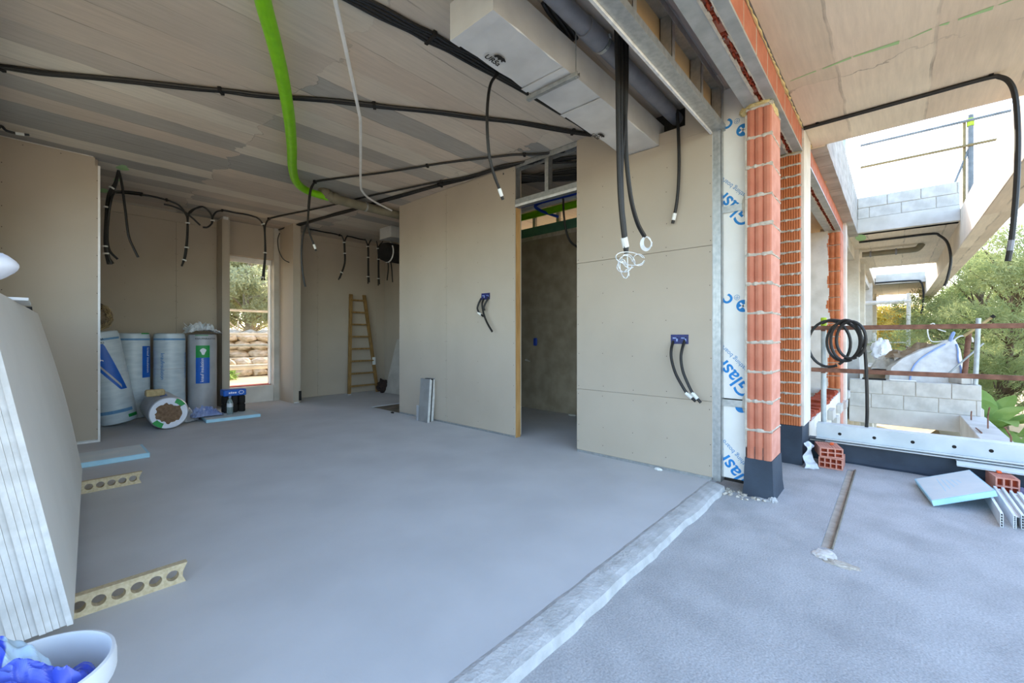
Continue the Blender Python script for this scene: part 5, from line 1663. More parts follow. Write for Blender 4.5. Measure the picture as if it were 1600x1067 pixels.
# perforated chipboard bearers
def bearer(label, y, xe, h=0.085, t=0.035):
    th_ = thing('perforated_bearer', (xe - 0.3, y, 0), label, 'timber strip', 'perforated bearers under the plasterboards')
    # face with round holes: build cell by cell, each cell = square with a circular hole
    mb = MB()
    pitch, r = 0.0585, 0.0225
    x = xe - 0.012
    cells = 12
    n = 16
    for c in range(cells):
        x1 = x - pitch * c; x0 = x1 - pitch
        cx_, czz = (x0 + x1) / 2, h / 2
        sq = []
        for k in range(n):
            a = 2 * PI * (k + 0.5) / n - 3 * PI / 4
            ca, sa = math.cos(a), math.sin(a)
            s = min((pitch / 2) / max(abs(ca), 1e-6), (h / 2) / max(abs(sa), 1e-6))
            sq.append((cx_ + ca * s, czz + sa * s))
        # snap the corners
        cor = [(x0, 0), (x1, 0), (x1, h), (x0, h)]
        for cc in cor:
            i = min(range(n), key=lambda i: (sq[i][0] - cc[0]) ** 2 + (sq[i][1] - cc[1]) ** 2)
            sq[i] = cc
        ho = [(cx_ + r * math.cos(2 * PI * (k + .5) / n - 3 * PI / 4), czz + r * math.sin(2 * PI * (k + .5) / n - 3 * PI / 4)) for k in range(n)]
        vs_ = [(a, y, b) for a, b in sq] + [(a, y, b) for a, b in ho] + [(a, y + t, b) for a, b in sq] + [(a, y + t, b) for a, b in ho]
        f = []
        for k in range(n):
            j = (k + 1) % n
            f += [(k, j, n + j, n + k), (2 * n + k, 3 * n + k, 3 * n + j, 2 * n + j), (n + k, n + j, 3 * n + j, 3 * n + k)]
            if abs(sq[k][1] - sq[j][1]) < 1e-6 and (sq[k][1] < 1e-6 or sq[k][1] > h - 1e-6):
                f.append((k, 2 * n + k, 2 * n + j, j))
        mb.add(vs_, f)
    # broken notch end
    mb.prism([(x, 0), (xe + 0.006, 0), (xe - 0.006, h * 0.35), (xe - 0.004, h * 0.6), (xe + 0.012, h), (x, h)], 'y', y, y + t)
    mb.build('strip_body', M['chip'], th_)
    return th_


bearer('perforated chipboard bearer under the near end of the plasterboard stack', 2.37, 0.418)
bearer('perforated chipboard bearer under the far end of the plasterboard stack', 4.22, 0.478)

# leaning plasterboards
NB = 10
for k in range(NB):
    off = -k * 0.0163
    ny, nz = 8, 10
    bm = bmesh.new()
    th_ = 0.0158
    grid = []
    L0, L1 = 2.15 + 0.003 * ((k * 7) % 4), 4.6 - 0.02 * ((k * 5) % 3)
    for side in (0, 1):
        gs = []
        for i in range(ny + 1):
            fy = i / ny
            y = L0 + (L1 - L0) * fy
            row = []
            for j in range(nz + 1):
                fz = j / nz
                xb_ = 0.065 + 0.121 * fy
                xt_ = -0.136 + 0.097 * fy
                bow = 0.018 * math.sin(PI * fz) * fy ** 1.5
                z = 0.087 + 1.185 * fz
                row.append(bm.verts.new((xb_ + (xt_ - xb_) * fz + bow + off - side * th_, y, z)))
            gs.append(row)
        grid.append(gs)
    for s in (0, 1):
        for i in range(ny):
            for j in range(nz):
                bm.faces.new((grid[s][i][j], grid[s][i + 1][j], grid[s][i + 1][j + 1], grid[s][i][j + 1]))
    eb_ = []
    for i in range(ny):
        for j in (0, nz):
            bm.faces.new((grid[0][i][j], grid[0][i + 1][j], grid[1][i + 1][j], grid[1][i][j]))
    for j in range(nz):
        for i in (0, ny):
            f = bm.faces.new((grid[0][i][j], grid[0][i][j + 1], grid[1][i][j + 1], grid[1][i][j]))
            eb_.append(f)
    bm.faces.index_update()
    idx = [f.index for f in eb_]
    mbb = MB().add_bm(bm)
    lab = {0: 'outermost grey plasterboard of the leaning stack on the left', NB - 1: 'innermost plasterboard of the leaning stack, against the wall'}.get(k, '%s plasterboard from the outside of the leaning stack' % ['', 'second', 'third', 'fourth', 'fifth', 'sixth', 'seventh', 'eighth', 'ninth', 'tenth'][k])
    o = mbb.build('plasterboard', [mat('plasterboard_grey_%d' % k, '#d8d6d1', '#d0cec9', scale=1.5) if k == 0 else M['board'], M['board_edge']], label=lab, cat='plasterboard', group='plasterboards leaning on the left wall')
    for i in idx:
        o.data.polygons[i].material_index = 1
# white film bag on the stack, scraps behind
bm = bmesh.new()
bmesh.ops.create_icosphere(bm, subdivisions=4, radius=1.0)
for w in bm.verts:
    c = w.co.copy()
    k = 1 + 0.10 * noise.noise(c * 1.4 + Vector((4, 1, 0))) + 0.03 * noise.noise(c * 5)
    w.co = Vector((-0.195 + c.x * 0.135 * k, 2.14 + c.y * 0.12 * k, 1.343 + 0.066 * c.z * k - 0.25 * max(0, c.x) * 0.06 - 0.028 * abs(math.sin(4 * c.x + c.y)) * max(0, c.z)))
tag(MB().add_bm(bm).build('plastic_bag', M['white_bag'], smooth=True), 'white plastic bag resting on top of the leaning plasterboards', 'bag')
A = Matrix.Translation((-0.06, 4.2, 1.27)) @ Matrix.Rotation(-0.15, 4, 'X')
MB().box(-0.1, 0.0, -0.1, 0.12, 0.0, 0.012, A).build('metal_offcut', M['dark'], label='dark metal offcut lying on the plasterboard stack edge', cat='metal offcut')
MB().box(-0.14, -0.055, 3.0, 3.5, 1.272, 1.285).build('card_scrap', M['board_edge'], label='white board scrap on top of the leaning plasterboards', cat='board scrap')

# bucket with the plastic bag
bu = thing('bucket', (-0.035, 1.52, 0), 'white plastic bucket in the near corner of the room', 'bucket')
Mx = Matrix.Translation((-0.035, 1.52, 0))
MB().lathe([(0.12, 0.0), (0.125, 0.004), (0.145, 0.24), (0.158, 0.245), (0.161, 0.255), (0.161, 0.285), (0.158, 0.302), (0.151, 0.304), (0.148, 0.298), (0.140, 0.22), (0.122, 0.02), (0.02, 0.016)], 56, Mx).build('bucket_shell', M['bucket'], bu, smooth=True)
MB().lathe([(0.134, 0.12), (0.05, 0.122)], 40, Mx).build('bucket_grime', M['foam'], bu)
pb_ = thing('plastic_bag', (-0.1, 1.5, 0.13), 'crumpled blue and clear printed bag stuffed in the white bucket', 'bag')
def heap(cx, cy, rx, ry, z0, h, seed, m, name, parent, amp=0.035, n=40):
    bm = bmesh.new()
    rings = []
    for i in range(n + 1):
        f = i / n
        row = []
        for k in range(n * 2):
            a = 2 * PI * k / (n * 2)
            r_ = f * (1 + 0.12 * noise.noise(Vector((math.cos(a) * 2, math.sin(a) * 2, seed))))
            px, py = cx + rx * r_ * math.cos(a), cy + ry * r_ * math.sin(a)
            p = Vector((px * 16 + py * 5, py * 16, seed))
            rid = 1 - 2.4 * abs(noise.noise(p)) + 0.55 * (1 - 2.4 * abs(noise.noise(p * 2.3)))
            z = z0 + h * (1 - f ** 2.2) + amp * rid * (1 - 0.5 * f)
            row.append(bm.verts.new((px, py, z)))
        rings.append(row)
    for i in range(n):
        for k in range(n * 2):
            j = (k + 1) % (n * 2)
            bm.faces.new((rings[i][k], rings[i][j], rings[i + 1][j], rings[i + 1][k]))
    return MB().add_bm(bm).build(name, m, parent)
stripe = mat('striped_bag_film', '#b9d2e4', '#2a46cc', scale=9, lo=0.52, hi=0.56, rough=0.22, spec=0.6, detail=2, stretch=(2.5, 0.6, 1))
heap(-0.085, 1.555, 0.10, 0.085, 0.265, 0.10, 1.5, stripe, 'printed_film', pb_, 0.028)
heap(-0.075, 1.475, 0.12, 0.075, 0.25, 0.085, 6.5, M['bag_blue'], 'blue_film', pb_, 0.03)
heap(-0.16, 1.58, 0.05, 0.07, 0.30, 0.10, 3.5, M['bag_blue'], 'blue_film', pb_, 0.03)
heap(0.035, 1.47, 0.055, 0.06, 0.225, 0.07, 8.5, M['bag_blue'], 'blue_film', pb_, 0.035)

# ------------------------------------------------------------------ things on the terrace
# long pale metal profile on the upstand
pr = thing('metal_profile', (4.9, -0.3, 0.13), 'long pale metal profile with bolt holes lying on the blue upstand', 'metal profile')
PY0, PY1 = -1.05, 0.545
fp_ = MB()
fp_.box(4.925, 4.932, PY0, PY1, 0.155, 0.283)
fp_.box(4.932, 5.05, PY0, PY1, 0.277, 0.283)
fp_.box(4.87, 4.925, PY0, PY1, 0.150, 0.156)
fp_.box(4.87, 4.875, PY0, PY1, 0.156, 0.163)
pface = fp_.build('profile_face', M['alu'], pr)
MB().box(4.88, 4.95, PY0, PY1 - 0.07, 0.128, 0.1355).build('lower_flange', M['alu'], pr)
MB().box(4.94, 4.949, PY0, PY1 - 0.07, 0.135, 0.15).build('flange_gap_shade', M['dark'], pr)  # near-black strip painting the shade between the flanges
for u in (1312, 1366, 1426, 1491, 1549):
    v = 678 + (u - 1312) * 0.112
    p = P(u, v, X=4.924)
    Mx = Matrix.Translation((4.9243, p.y, p.z)) @ Matrix.Rotation(PI / 2, 4, 'Y')
    MB().lathe([(0.0135, 0), (0.0135, 0.0005)], 14, Mx).build('bolt_hole', M['dark'], pface)
sp = thing('metal_profile', (4.86, -0.8, 0.07), 'shorter pale metal profile tucked under the long one', 'metal profile')
mb = MB()
mb.box(4.85, 4.86, -1.05, -0.37, 0.085, 0.120)
mb.box(4.82, 4.85, -1.05, -0.37, 0.085, 0.090)
mb.box(4.86, 4.93, -1.05, -0.37, 0.114, 0.120)
mb.build('profile_face', M['alu'], sp)


def hollow_brick(name, label, loc, rz, L=0.24, W=0.17, H=0.095, nx=4, nz=2, solid=False, m='brick_pink', group='loose hollow bricks under the profile'):
    """hollow brick: open cells on its -x end"""
    t = thing(name, loc, label, 'brick', group)
    t.rotation_euler = (0, 0, rz)
    mb = MB()
    wt = 0.009
    cw = (W - wt * (nx + 1)) / nx
    chh = (H - wt * (nz + 1)) / nz
    for i in range(nx + 1):
        y = -W / 2 + i * (cw + wt)
        mb.box(-L / 2, L / 2, y, y + wt, 0, H)
    for j in range(nz + 1):
        z = j * (chh + wt)
        for i in range(nx):
            y = -W / 2 + wt + i * (cw + wt)
            mb.box(-L / 2, L / 2, y, y + cw, z, z + wt)
    if not solid:
        mb.box(L / 2 - 0.02, L / 2 - 0.012, -W / 2 + wt, W / 2 - wt, wt, H - wt)
    o = bpy.data.objects.new('brick_shell', mb.mesh('brick_shell', M[m])); COL.objects.link(o); o.parent = t
    g = MB()
    for k in range(7):
        y = -W / 2 + 0.02 + k * (W - 0.04) / 6
        g.box(-L / 2 + 0.004, L / 2 - 0.004, y - 0.003, y + 0.003, H, H + 0.0025)
    o = bpy.data.objects.new('brick_ridges', g.mesh('brick_ridges', M[m])); COL.objects.link(o); o.parent = t
    d = MB().box(-L / 2 + 0.03, L / 2 - 0.025, -W / 2 + wt, W / 2 - wt, wt, H - wt)
    o = bpy.data.objects.new('brick_core', d.mesh('brick_core', M['brick_dark'])); COL.objects.link(o); o.parent = t
    return t


hollow_brick('hollow_brick', 'lower hollow brick of the pair beside the orange pillar', (4.72, 0.41, TZ + 0.001), 0.0)
hollow_brick('hollow_brick', 'upper hollow brick of the pair beside the orange pillar', (4.71, 0.435, TZ + 0.0995), 0.28, W=0.165, H=0.083, nx=3)
p = P(1283, 696, X=4.72)
MB().cbox(4.72, 4.78, 0.40, 0.425, 0.137, 0.150, 0.002).build('plastic_wedge', M['orange_clip'], label='small orange wedge on the brick pair', cat='wedge')
hollow_brick('hollow_brick', 'single terracotta brick under the short profile', (4.79, -0.60, TZ + 0.001), 0.12, L=0.22, W=0.12, H=0.125, nx=3, nz=2, solid=True)
MB().cbox(4.80, 4.84, -0.60, -0.575, 0.0805, 0.093, 0.002).build('plastic_wedge', M['orange_clip'], label='small orange wedge on the single brick', cat='wedge')
# crumpled film beside the bricks, film on the right
def drape(pts_a, pts_b, seed, amp, name, m, label, cat, n=18):
    bm = bmesh.new(); g = []
    A_ = smooth_path(pts_a, 6); B_ = smooth_path(pts_b, 6)
    na = min(len(A_), len(B_))
    for i in range(na):
        row = []
        for j in range(n + 1):
            p = A_[i].lerp(B_[i], j / n)
            w = Vector((noise.noise(p * 14 + Vector((seed, 0, 0))), noise.noise(p * 14 + Vector((0, seed, 0))), noise.noise(p * 14 + Vector((0, 0, seed)))))
            row.append(bm.verts.new(p + w * amp))
        g.append(row)
    for i in range(na - 1):
        for j in range(n):
            bm.faces.new((g[i][j], g[i + 1][j], g[i + 1][j + 1], g[i][j + 1]))
    return MB().add_bm(bm).build(name, m, None, label, cat, smooth=False)


V = Vector
drape([V((4.57, 0.60, 0.16)), V((4.55, 0.57, 0.10)), V((4.53, 0.60, 0.03)), V((4.48, 0.58, -0.04)), V((4.42, 0.60, -0.042))],
      [V((4.66, 0.53, 0.14)), V((4.62, 0.54, 0.08)), V((4.60, 0.53, 0.02)), V((4.55, 0.50, -0.03)), V((4.52, 0.47, -0.042))], 3, 0.03, 'plastic_film', M['film'], 'crumpled white film wedged between orange pillar and bricks', 'plastic film')
crumple(4.35, 4.85, -1.0, -0.66, lambda s, t: TZ + 0.005 + 0.07 * math.sin(PI * s) * math.sin(PI * t), 11.0, 0.05, 'plastic_film', M['film_blue'], 'crumpled film on the terrace behind the plastic profiles', 'plastic film')

# tilted blue board
xb = thing('insulation_board', (4.4, -0.3, TZ), 'pale blue insulation board propped on the plastic profiles on the terrace', 'insulation board')
c0, c1, c2, c3 = V((4.56, -0.12, -0.008)), V((4.03, -0.19, -0.008)), V((4.22, -0.50, 0.085)), V((4.75, -0.43, 0.085))
nrm = (c1 - c0).cross(c3 - c0).normalized()
if nrm.z < 0: nrm = -nrm
th2 = 0.036
def slabq(cs, lo, hi):
    vs_ = [c + nrm * lo for c in cs] + [c + nrm * hi for c in cs]
    return vs_, [(0, 1, 2, 3), (7, 6, 5, 4), (0, 4, 5, 1), (1, 5, 6, 2), (2, 6, 7, 3), (3, 7, 4, 0)]
MB().add(*slabq([c0, c1, c2, c3], -th2, 0)).build('board_core', M['xps'], xb)
ins = [c + ((c0 + c1 + c2 + c3) / 4 - c).normalized() * 0.012 for c in (c0, c1, c2, c3)]
MB().add(*slabq(ins, 0.0002, 0.0012)).build('dusty_face', M['xps_top'], xb)
for k in range(5):
    a = ins[0].lerp(ins[3], 0.35 + 0.06 * k); b = ins[1].lerp(ins[2], 0.3 + 0.11 * k)
    a2 = a.lerp(b, 0.15 + 0.05 * k); b2 = a.lerp(b, 0.75 - 0.06 * k)
    d = (b2 - a2).normalized().cross(nrm) * 0.002
    MB().add([a2 - d + nrm * .0016, b2 - d + nrm * .0016, b2 + d + nrm * .0016, a2 + d + nrm * .0016], [(0, 1, 2, 3)]).build('scratch', M['xps'], xb)

# white cellular plastic profiles
def cell_profile(label, y, x0, x1, h, w, nz):
    t = thing('plastic_profile', ((x0 + x1) / 2, y, TZ), label, 'plastic profile', 'white plastic profiles on the terrace')
    mb = MB()
    wt = 0.003
    mb.box(x0, x1, y - w / 2, y - w / 2 + wt, TZ + .001, TZ + h)
    mb.box(x0, x1, y + w / 2 - wt, y + w / 2, TZ + .001, TZ + h)
    for k in range(nz + 1):
        z = TZ + .001 + (h - .001 - wt) * k / nz
        mb.box(x0, x1, y - w / 2 + wt, y + w / 2 - wt, z, z + wt)
    mb.build('profile_body', M['profile'], t)
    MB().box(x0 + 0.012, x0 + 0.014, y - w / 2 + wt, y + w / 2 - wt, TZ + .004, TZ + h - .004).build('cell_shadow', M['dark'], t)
    if nz > 5:
        MB().box(x0 + 0.05, x1, y - w / 2 - 0.02, y - w / 2, TZ + h * 0.75, TZ + h * 0.75 + 0.004).build('side_lip', M['profile'], t)


for k, lab in enumerate(('white cellular plastic profile nearest the blue board', 'second white cellular profile from the blue board', 'third white cellular profile from the blue board', 'fourth white cellular profile from the blue board', 'fifth white cellular profile, at the edge of the picture')):
    cell_profile(lab, -0.485 - k * 0.034 - (0.02 if k > 0 else 0), 3.88 + 0.02 * (k % 3), 4.62 - 0.03 * k, 0.085 - 0.006 * (k % 2), 0.013 if k < 4 else 0.02, 5 + k % 2 * 2)

# plaster patch at the groove end and rubble at the corner
tag(foam_blob(2.76, 0.27, TZ, 0.065, 0.05, 0.012, 71, 'plaster_splash', None, M['plaster_white']), 'white plaster splash at the near end of the floor groove', 'plaster patch')
tag(foam_blob(2.70, 0.20, TZ - 0.004, 0.04, 0.09, 0.012, 73, 'plaster_splash', None, M['mortar']), 'grey mortar crust beside the plaster splash', 'plaster patch')
MB().tube([(2.86, 0.249, TZ + 0.002), (3.4, 0.248, TZ + 0.004), (4.7, 0.246, TZ + 0.002)], 0.007, 5).build('groove_edge', M['sub'], ter)
rnd = random.Random(21)
rub = MB()
for k in range(60):
    x, y, s = rnd.uniform(3.40, 3.5), rnd.uniform(0.66, 1.02), rnd.uniform(0.004, 0.016)
    A = Matrix.Translation((x - rnd.random() * 0.1, y, TZ + s * 0.4)) @ Matrix.Rotation(rnd.uniform(0, 3), 4, (rnd.random(), rnd.random(), 1))
    rub.box(-s, s, -s * .7, s * .7, -s * .5, s * .5, A)
rub.build('mortar_rubble', M['mortar'], label='crumbs of mortar at the foot of the sheathing board', cat='rubble', kind='stuff')

# guard rail with hose coil
gr_ = thing('guard_rail', (5.02, 0.3, 0.13), 'rusty two-bar guard rail with green-capped post at the terrace end', 'guard rail')
gx = 5.075
gy = P(1287, 600, X=gx).y
gpost = MB().tube([(gx, gy, -0.3), (gx, gy, 1.22)], 0.022, 12).build('post', M['tube_grey'], gr_, smooth=True)
MB().lathe([(0.024, 0), (0.024, 0.075), (0.02, 0.08)], 12, Matrix.Translation((gx, gy, 1.212))).build('post_cap', M['green_cap'], gpost)
for z in (1.19, 0.785):
    MB().cbox(gx - 0.047, gx - 0.024, -1.6, 0.60, z - 0.02, z + 0.02, 0.004).build('rail_bar', M['rust'], gr_)
for z in (1.19, 0.785):
    MB().cbox(gx - 0.05, gx + 0.01, gy - 0.018, gy + 0.018, z - 0.03, z - 0.021, 0.002).build('hook', M['rust'], gr_)
hs = thing('hose_coil', (gx - 0.1, 0.36, 0.84), 'coil of black hose hanging on the guard rail', 'hose')
pts = []
rnd = random.Random(2)
loops = ((1296, 537, 33, 36), (1318, 536, 26, 30), (1322, 536, 24, 32), (1330, 537, 23, 29))
for k, (cu, cv, ru, rv) in enumerate(loops):
    loop = []
    for j in range(33):
        a = 2 * PI * j / 32 * 0.985 + 1.2
        loop.append(P(cu + ru * math.cos(a), cv + rv * math.sin(a) - 2 * k, X=gx - 0.068 - 0.024 * k + 0.006 * math.sin(a)))
    MB().tube(loop, 0.0125, 8).build('hose_loop', M['black'], hs, smooth=True)
MB().tube(smooth_path([P(1284, 505, X=gx - 0.075), P(1300, 500, X=gx - .08), P(1325, 505, X=gx - .1), P(1343, 520, X=gx - .1), P(1351, 545, X=gx - .1), P(1354, 590, X=gx - .09), P(1355, 640, X=gx - .08), P(1354, 668, X=gx - .06)], 8), 0.0135, 8).build('hose_tail', M['black'], hs, smooth=True)
# soffit conduits outside
def soffit_conduit(label, pts, r, tip=None):
    t = thing('soffit_conduit', Vector(pts[0]), label, 'conduit')
    path = smooth_path(pts, 6)
    MB().tube(path, r, 8).build('conduit', M['black'], t, smooth=True)
    return t, path
zs = CZ - 0.022
xs_ = 4.575
tc_, path = soffit_conduit('thick black conduit along the terrace soffit hanging down at the outer end', [(xs_, 0.60, zs), (xs_, 0.2, zs), (xs_, -0.2, zs), (xs_, -0.50, zs), (xs_, -0.565, zs - 0.02), (xs_, -0.61, zs - 0.08), (xs_, -0.635, zs - 0.2), (xs_, -0.645, zs - 0.45), (xs_, -0.64, zs - 0.8), (xs_, -0.62, zs - 1.15), (xs_, -0.60, 1.64)], 0.0165)
for y in (0.5, -0.52):
    MB().cbox(xs_ - 0.025, xs_ + 0.025, y - 0.012, y + 0.012, zs + 0.008, CZ - 0.0075, 0.002).build('saddle_clip', M['dark'], tc_)
MB().tube([path[-6], path[-4]], 0.0175, 8).build('grey_tag', M['grey_pvc'], tc_)
t2, path = soffit_conduit('black conduit along the far terrace soffit with a drooping end', [(10.6, 0.5, 2.945), (10.6, 0.0, 2.945), (10.6, -0.5, 2.945), (10.6, -0.6, 2.90), (10.6, -0.70, 2.75), (10.6, -0.74, 2.45), (10.6, -0.70, 2.15), (10.6, -0.66, 2.0)], 0.02)
p = P(1345, 372, Z=2.964)
MB().add([(p.x + 0.35 * math.cos(a), p.y + 0.08 * math.sin(a), 2.9685) for a in np.linspace(0, 2 * PI, 12)[:-1]], [tuple(range(11))]).build('spray_mark', M['greenspray'], label='green spray mark on the far terrace soffit', cat='paint mark')
soffit_conduit('thin black conduit on the last roof beam with a drooping end', [(19.77, 0.5, 3.03), (19.77, -0.5, 3.03), (19.77, -0.68, 2.95), (19.77, -0.74, 2.6), (19.77, -0.72, 2.1), (19.77, -0.68, 1.9)], 0.025)
gp2 = thing('waste_pipe', (12, 0, 2.85), 'grey-green waste pipe hung under the far terrace soffit', 'pipe')
a_, b_ = P(1336, 397, Z=2.86), P(1412, 394, Z=2.86)
xx = (a_.x + b_.x) / 2
MB().tube(smooth_path([(xx, 0.5, 2.86), (xx, 0.0, 2.86), (xx, -0.28, 2.86), (xx, -0.36, 2.88), (xx, -0.42, 2.965)], 5), 0.055, 12).build('pipe_body', M['brown_pvc'], gp2, smooth=True)
for y in (0.38, -0.02):
    MB().tube([(xx, y, 2.86), (xx, y - 0.03, 2.86)], 0.066, 12).build('pipe_clamp', M['grey_pvc'], gp2)

# ------------------------------------------------------------------ far terrace: bags, tubes, rails
FZ = -0.05
bb_ = thing('bulk_bag', (10.6, -0.42, 0.34), 'white bulk bag with blue straps slumped behind the block wall', 'bulk bag')
bm = bmesh.new()
rings = []
secs = [(-0.05, 10.62, -0.36, 0.42, 0.46), (0.3, 10.62, -0.37, 0.45, 0.50), (0.55, 10.62, -0.40, 0.42, 0.49), (0.72, 10.62, -0.47, 0.32, 0.39), (0.88, 10.62, -0.60, 0.20, 0.25), (0.98, 10.62, -0.70, 0.10, 0.12), (1.06, 10.62, -0.74, 0.05, 0.05)]
for z, cx, cy, rx, ry in secs:
    row = []
    for k in range(40):
        a = 2 * PI * k / 40
        sq = 1 / max(abs(math.cos(a)) ** 1.0, abs(math.sin(a)) ** 1.0) * 0.55 + 0.45
        sq *= 1 + 0.05 * math.sin(9 * a) * min(1, max(0, (z - 0.4) * 2.5)) + 0.04 * noise.noise(Vector((math.cos(a) * 2, math.sin(a) * 2, z * 4)))
        row.append(bm.verts.new((cx + rx * math.cos(a) * sq, cy + ry * math.sin(a) * sq, z)))
    rings.append(row)
for i in range(len(rings) - 1):
    for k in range(40):
        bm.faces.new((rings[i][k], rings[i][(k + 1) % 40], rings[i + 1][(k + 1) % 40], rings[i + 1][k]))
bm.faces.new(rings[-1])
ringco = [[v.co.copy() for v in r_] for r_ in rings]
MB().add_bm(bm).build('bag_body', M['bulkbag'], bb_, smooth=True)
for k0, rr_ in ((18, 0.024), (25, 0.02)):
    pts = [V(ringco[i][k0]) + V((-0.012, 0, 0)) for i in range(0, 6)]
    MB().tube(smooth_path(pts, 4), 0.013, 6).build('strap', M['strap'], bb_)
MB().tube(smooth_path([V((10.58, -0.72, 1.0)), V((10.55, -0.74, 1.1)), V((10.57, -0.77, 1.18)), V((10.62, -0.74, 1.06))], 5), 0.025, 6).build('lifting_loop', M['strap'], bb_)
MB().tube(smooth_path([V((10.62, -0.74, 1.0)), V((10.6, -0.85, 1.12)), V((10.6, -0.98, 1.1)), V((10.6, -1.0, 1.02))], 5), 0.012, 6).build('tie_cord', M['white_paint'], bb_)
MB().tube(smooth_path([V((10.62, -0.74, 1.0)), V((10.62, -0.82, 0.8)), V((10.6, -0.80, 0.55))], 5), 0.016, 6).build('tie_cord', M['white_paint'], bb_)
MB().tube(smooth_path([V((10.62, -0.70, 1.05)), V((10.62, -0.5, 1.03)), V((10.62, -0.45, 1.25)), V((10.62, -0.52, 1.35)), V((10.62, -0.58, 1.25)), V((10.62, -0.68, 1.2))], 5), 0.01, 6).build('tie_cord', M['white_paint'], bb_)
crumple(10.5, 11.3, -0.55, 0.12, lambda s, t: 0.72 + 0.25 * (1 - t) * math.sin(PI * min(1, s * 1.2)), 5, 0.12, 'cardboard_sheet', M['card'], 'crumpled brown cardboard draped behind the bulk bag', 'cardboard', n=14)
MB().cbox(10.9, 12.2, -0.3, 0.45, FZ, 0.45, 0.02).build('timber_crate', M['card'], label='brown crate behind the far block wall', cat='crate')
crumple(10.95, 11.9, -0.25, 0.35, lambda s, t: 0.47 + 0.22 * math.sin(PI * s) * math.sin(PI * t), 9, 0.12, 'plastic_sack', M['bulkbag'], 'white and blue sacks heaped on the brown crate', 'sack', n=16)
MB().cbox(11.2, 13.6, 0.0, 0.5, 0.62, 0.80, 0.01).build('white_panel', M['plaster_white'], label='long white slab standing behind the sacks', cat='slab') if False else None
for k, (y, x, rz) in enumerate(((-0.80, 9.93, 0.3), (-0.90, 9.98, -0.2))):
    o = MB().cbox(-0.2, 0.2, -0.06, 0.06, 0.0, 0.10, 0.006).build('loose_block', M['block'], label=('loose grey block lying on the block wall beside the bag', 'loose grey block at the outer end of the block wall')[k], cat='block')
    o.location = (x + 0.1, y, 0.353); o.rotation_euler = (0, 0, rz)
# timber and metal strips on the wall top
MB().cbox(9.82, 9.9, 0.1, 0.42, 0.352, 0.375, 0.003).build('timber_strip', M['dark'], label='dark strip on the block wall top at the facade', cat='strip')
MB().cbox(9.82, 9.9, -0.28, 0.05, 0.352, 0.372, 0.003).build('timber_strip', M['white_paint'], label='white strip on the middle of the block wall top', cat='strip')

def scaf(label, pts, r, m, name='scaffold_tube', group='scaffold tubes on the far terrace'):
    return MB().tube(pts, r, 10).build(name, M[m], label=label, cat='tube', group=group, smooth=True)


a = P(1524, 608, X=9.84); b = P(1529, 497, X=9.84)
scaf('grey upright scaffold tube on the outer end of the block wall', [(9.84, a.y, 0.352), (9.84, b.y, b.z)], 0.03, 'tube_grey')
a = P(1506, 596, X=10.2); b = P(1514, 520, X=10.2)
scaf('rusty brown upright tube beside the bulk bag', [(10.2, a.y - 0.02, FZ), (10.2, a.y, a.z), (10.2, b.y, b.z)], 0.035, 'rust')
a = P(1506, 525, X=10.1); b = P(1552, 494, X=10.1)
scaf('tan slanted tube with a black end above the bulk bag', [a, b], 0.022, 'tube_gold')
a = P(1500, 568, X=10.1); b = P(1537, 536, X=10.1)
scaf('thin grey slanted rod beside the upright tube', [a + (a - b) * 0.72, a, b], 0.014, 'tube_grey')
MB().tube([P(1549, 496, X=10.09), P(1554, 493, X=10.09)], 0.026, 8).build('tube_end_cap', M['dark'], label='black end cap of the tan slanted tube', cat='end cap')
# white frames far along the terrace
wfz = thing('scaffold_railing', (21, -0.5, 0), 'white scaffold frame far along the terrace', 'scaffold')
X_ = 18.5
for (u0, v0, u1, v1, r) in ((1420, 458, 1419, 546, 0.055), (1354, 515, 1421, 514, 0.03), (1354, 535, 1421, 535, 0.025), (1352, 474, 1424, 470, 0.07), (1372, 536, 1405, 553, 0.025), (1354, 549, 1440, 549, 0.02), (1366, 520, 1366, 545, 0.06)):
    MB().tube([P(u0, v0, X=X_), P(u1, v1, X=X_)], r, 8).build('frame_tube', M['white_paint'], wfz)
MB().cbox(14.2, 16.0, -0.85, 0.55, FZ, 0.36, 0.02).build('site_table', M['plaster_white'], label='long white slab stack on the far terrace', cat='slab')
MB().box(15.0, 26, -1.06, 0.62, -0.42, -0.05).build('floor_end', M['concrete_pale'], label='end of the far terrace floor', kind='structure')
tag(foam_blob(15.2, 0.25, 0.75, 0.2, 0.2, 0.3, 91, 'plastic_film', None, M['white_bag']), 'white film bundle on the slab stack', 'plastic film')
MB().box(15.1, 15.3, 0.15, 0.35, 0.36, 0.6).build('film_stand', M['rust'], label='rusty stand under the white film bundle', cat='stand')

# roof guard rails seen through the void
rg = thing('guard_rail', (9.9, 0, 3.6), 'thin tube guard rail on the roof above the void', 'guard rail')
xr = 9.95
for (u0, v0, u1, v1, m) in ((1332, 227, 1580, 177, 'tube_dark'), (1332, 263, 1560, 219, 'tube_ochre_dark')):
    a, b = P(u0, v0, X=xr), P(u1, v1, X=xr)
    z = (a.z + b.z) / 2
    MB().tube([(xr, 0.45, z), (xr, b.y, z)], 0.022, 8).build('rail_tube', M[m], rg, smooth=True)
yy = P(1517, 270, X=xr).y
MB().tube([(xr + .04, yy, 3.2), (xr + .04, yy, 4.68)], 0.035, 8).build('post', M['tube_dark'], rg)
MB().tube([(xr + .04, yy + 0.07, 3.2), (xr + .04, yy + 0.07, 4.6)], 0.02, 8).build('post', M['tube_ochre_dark'], rg)
MB().tube([(xr + .04, yy, 4.2), (xr + .04, yy + 0.25, 3.4)], 0.018, 8).build('brace', M['tube_dark'], rg)
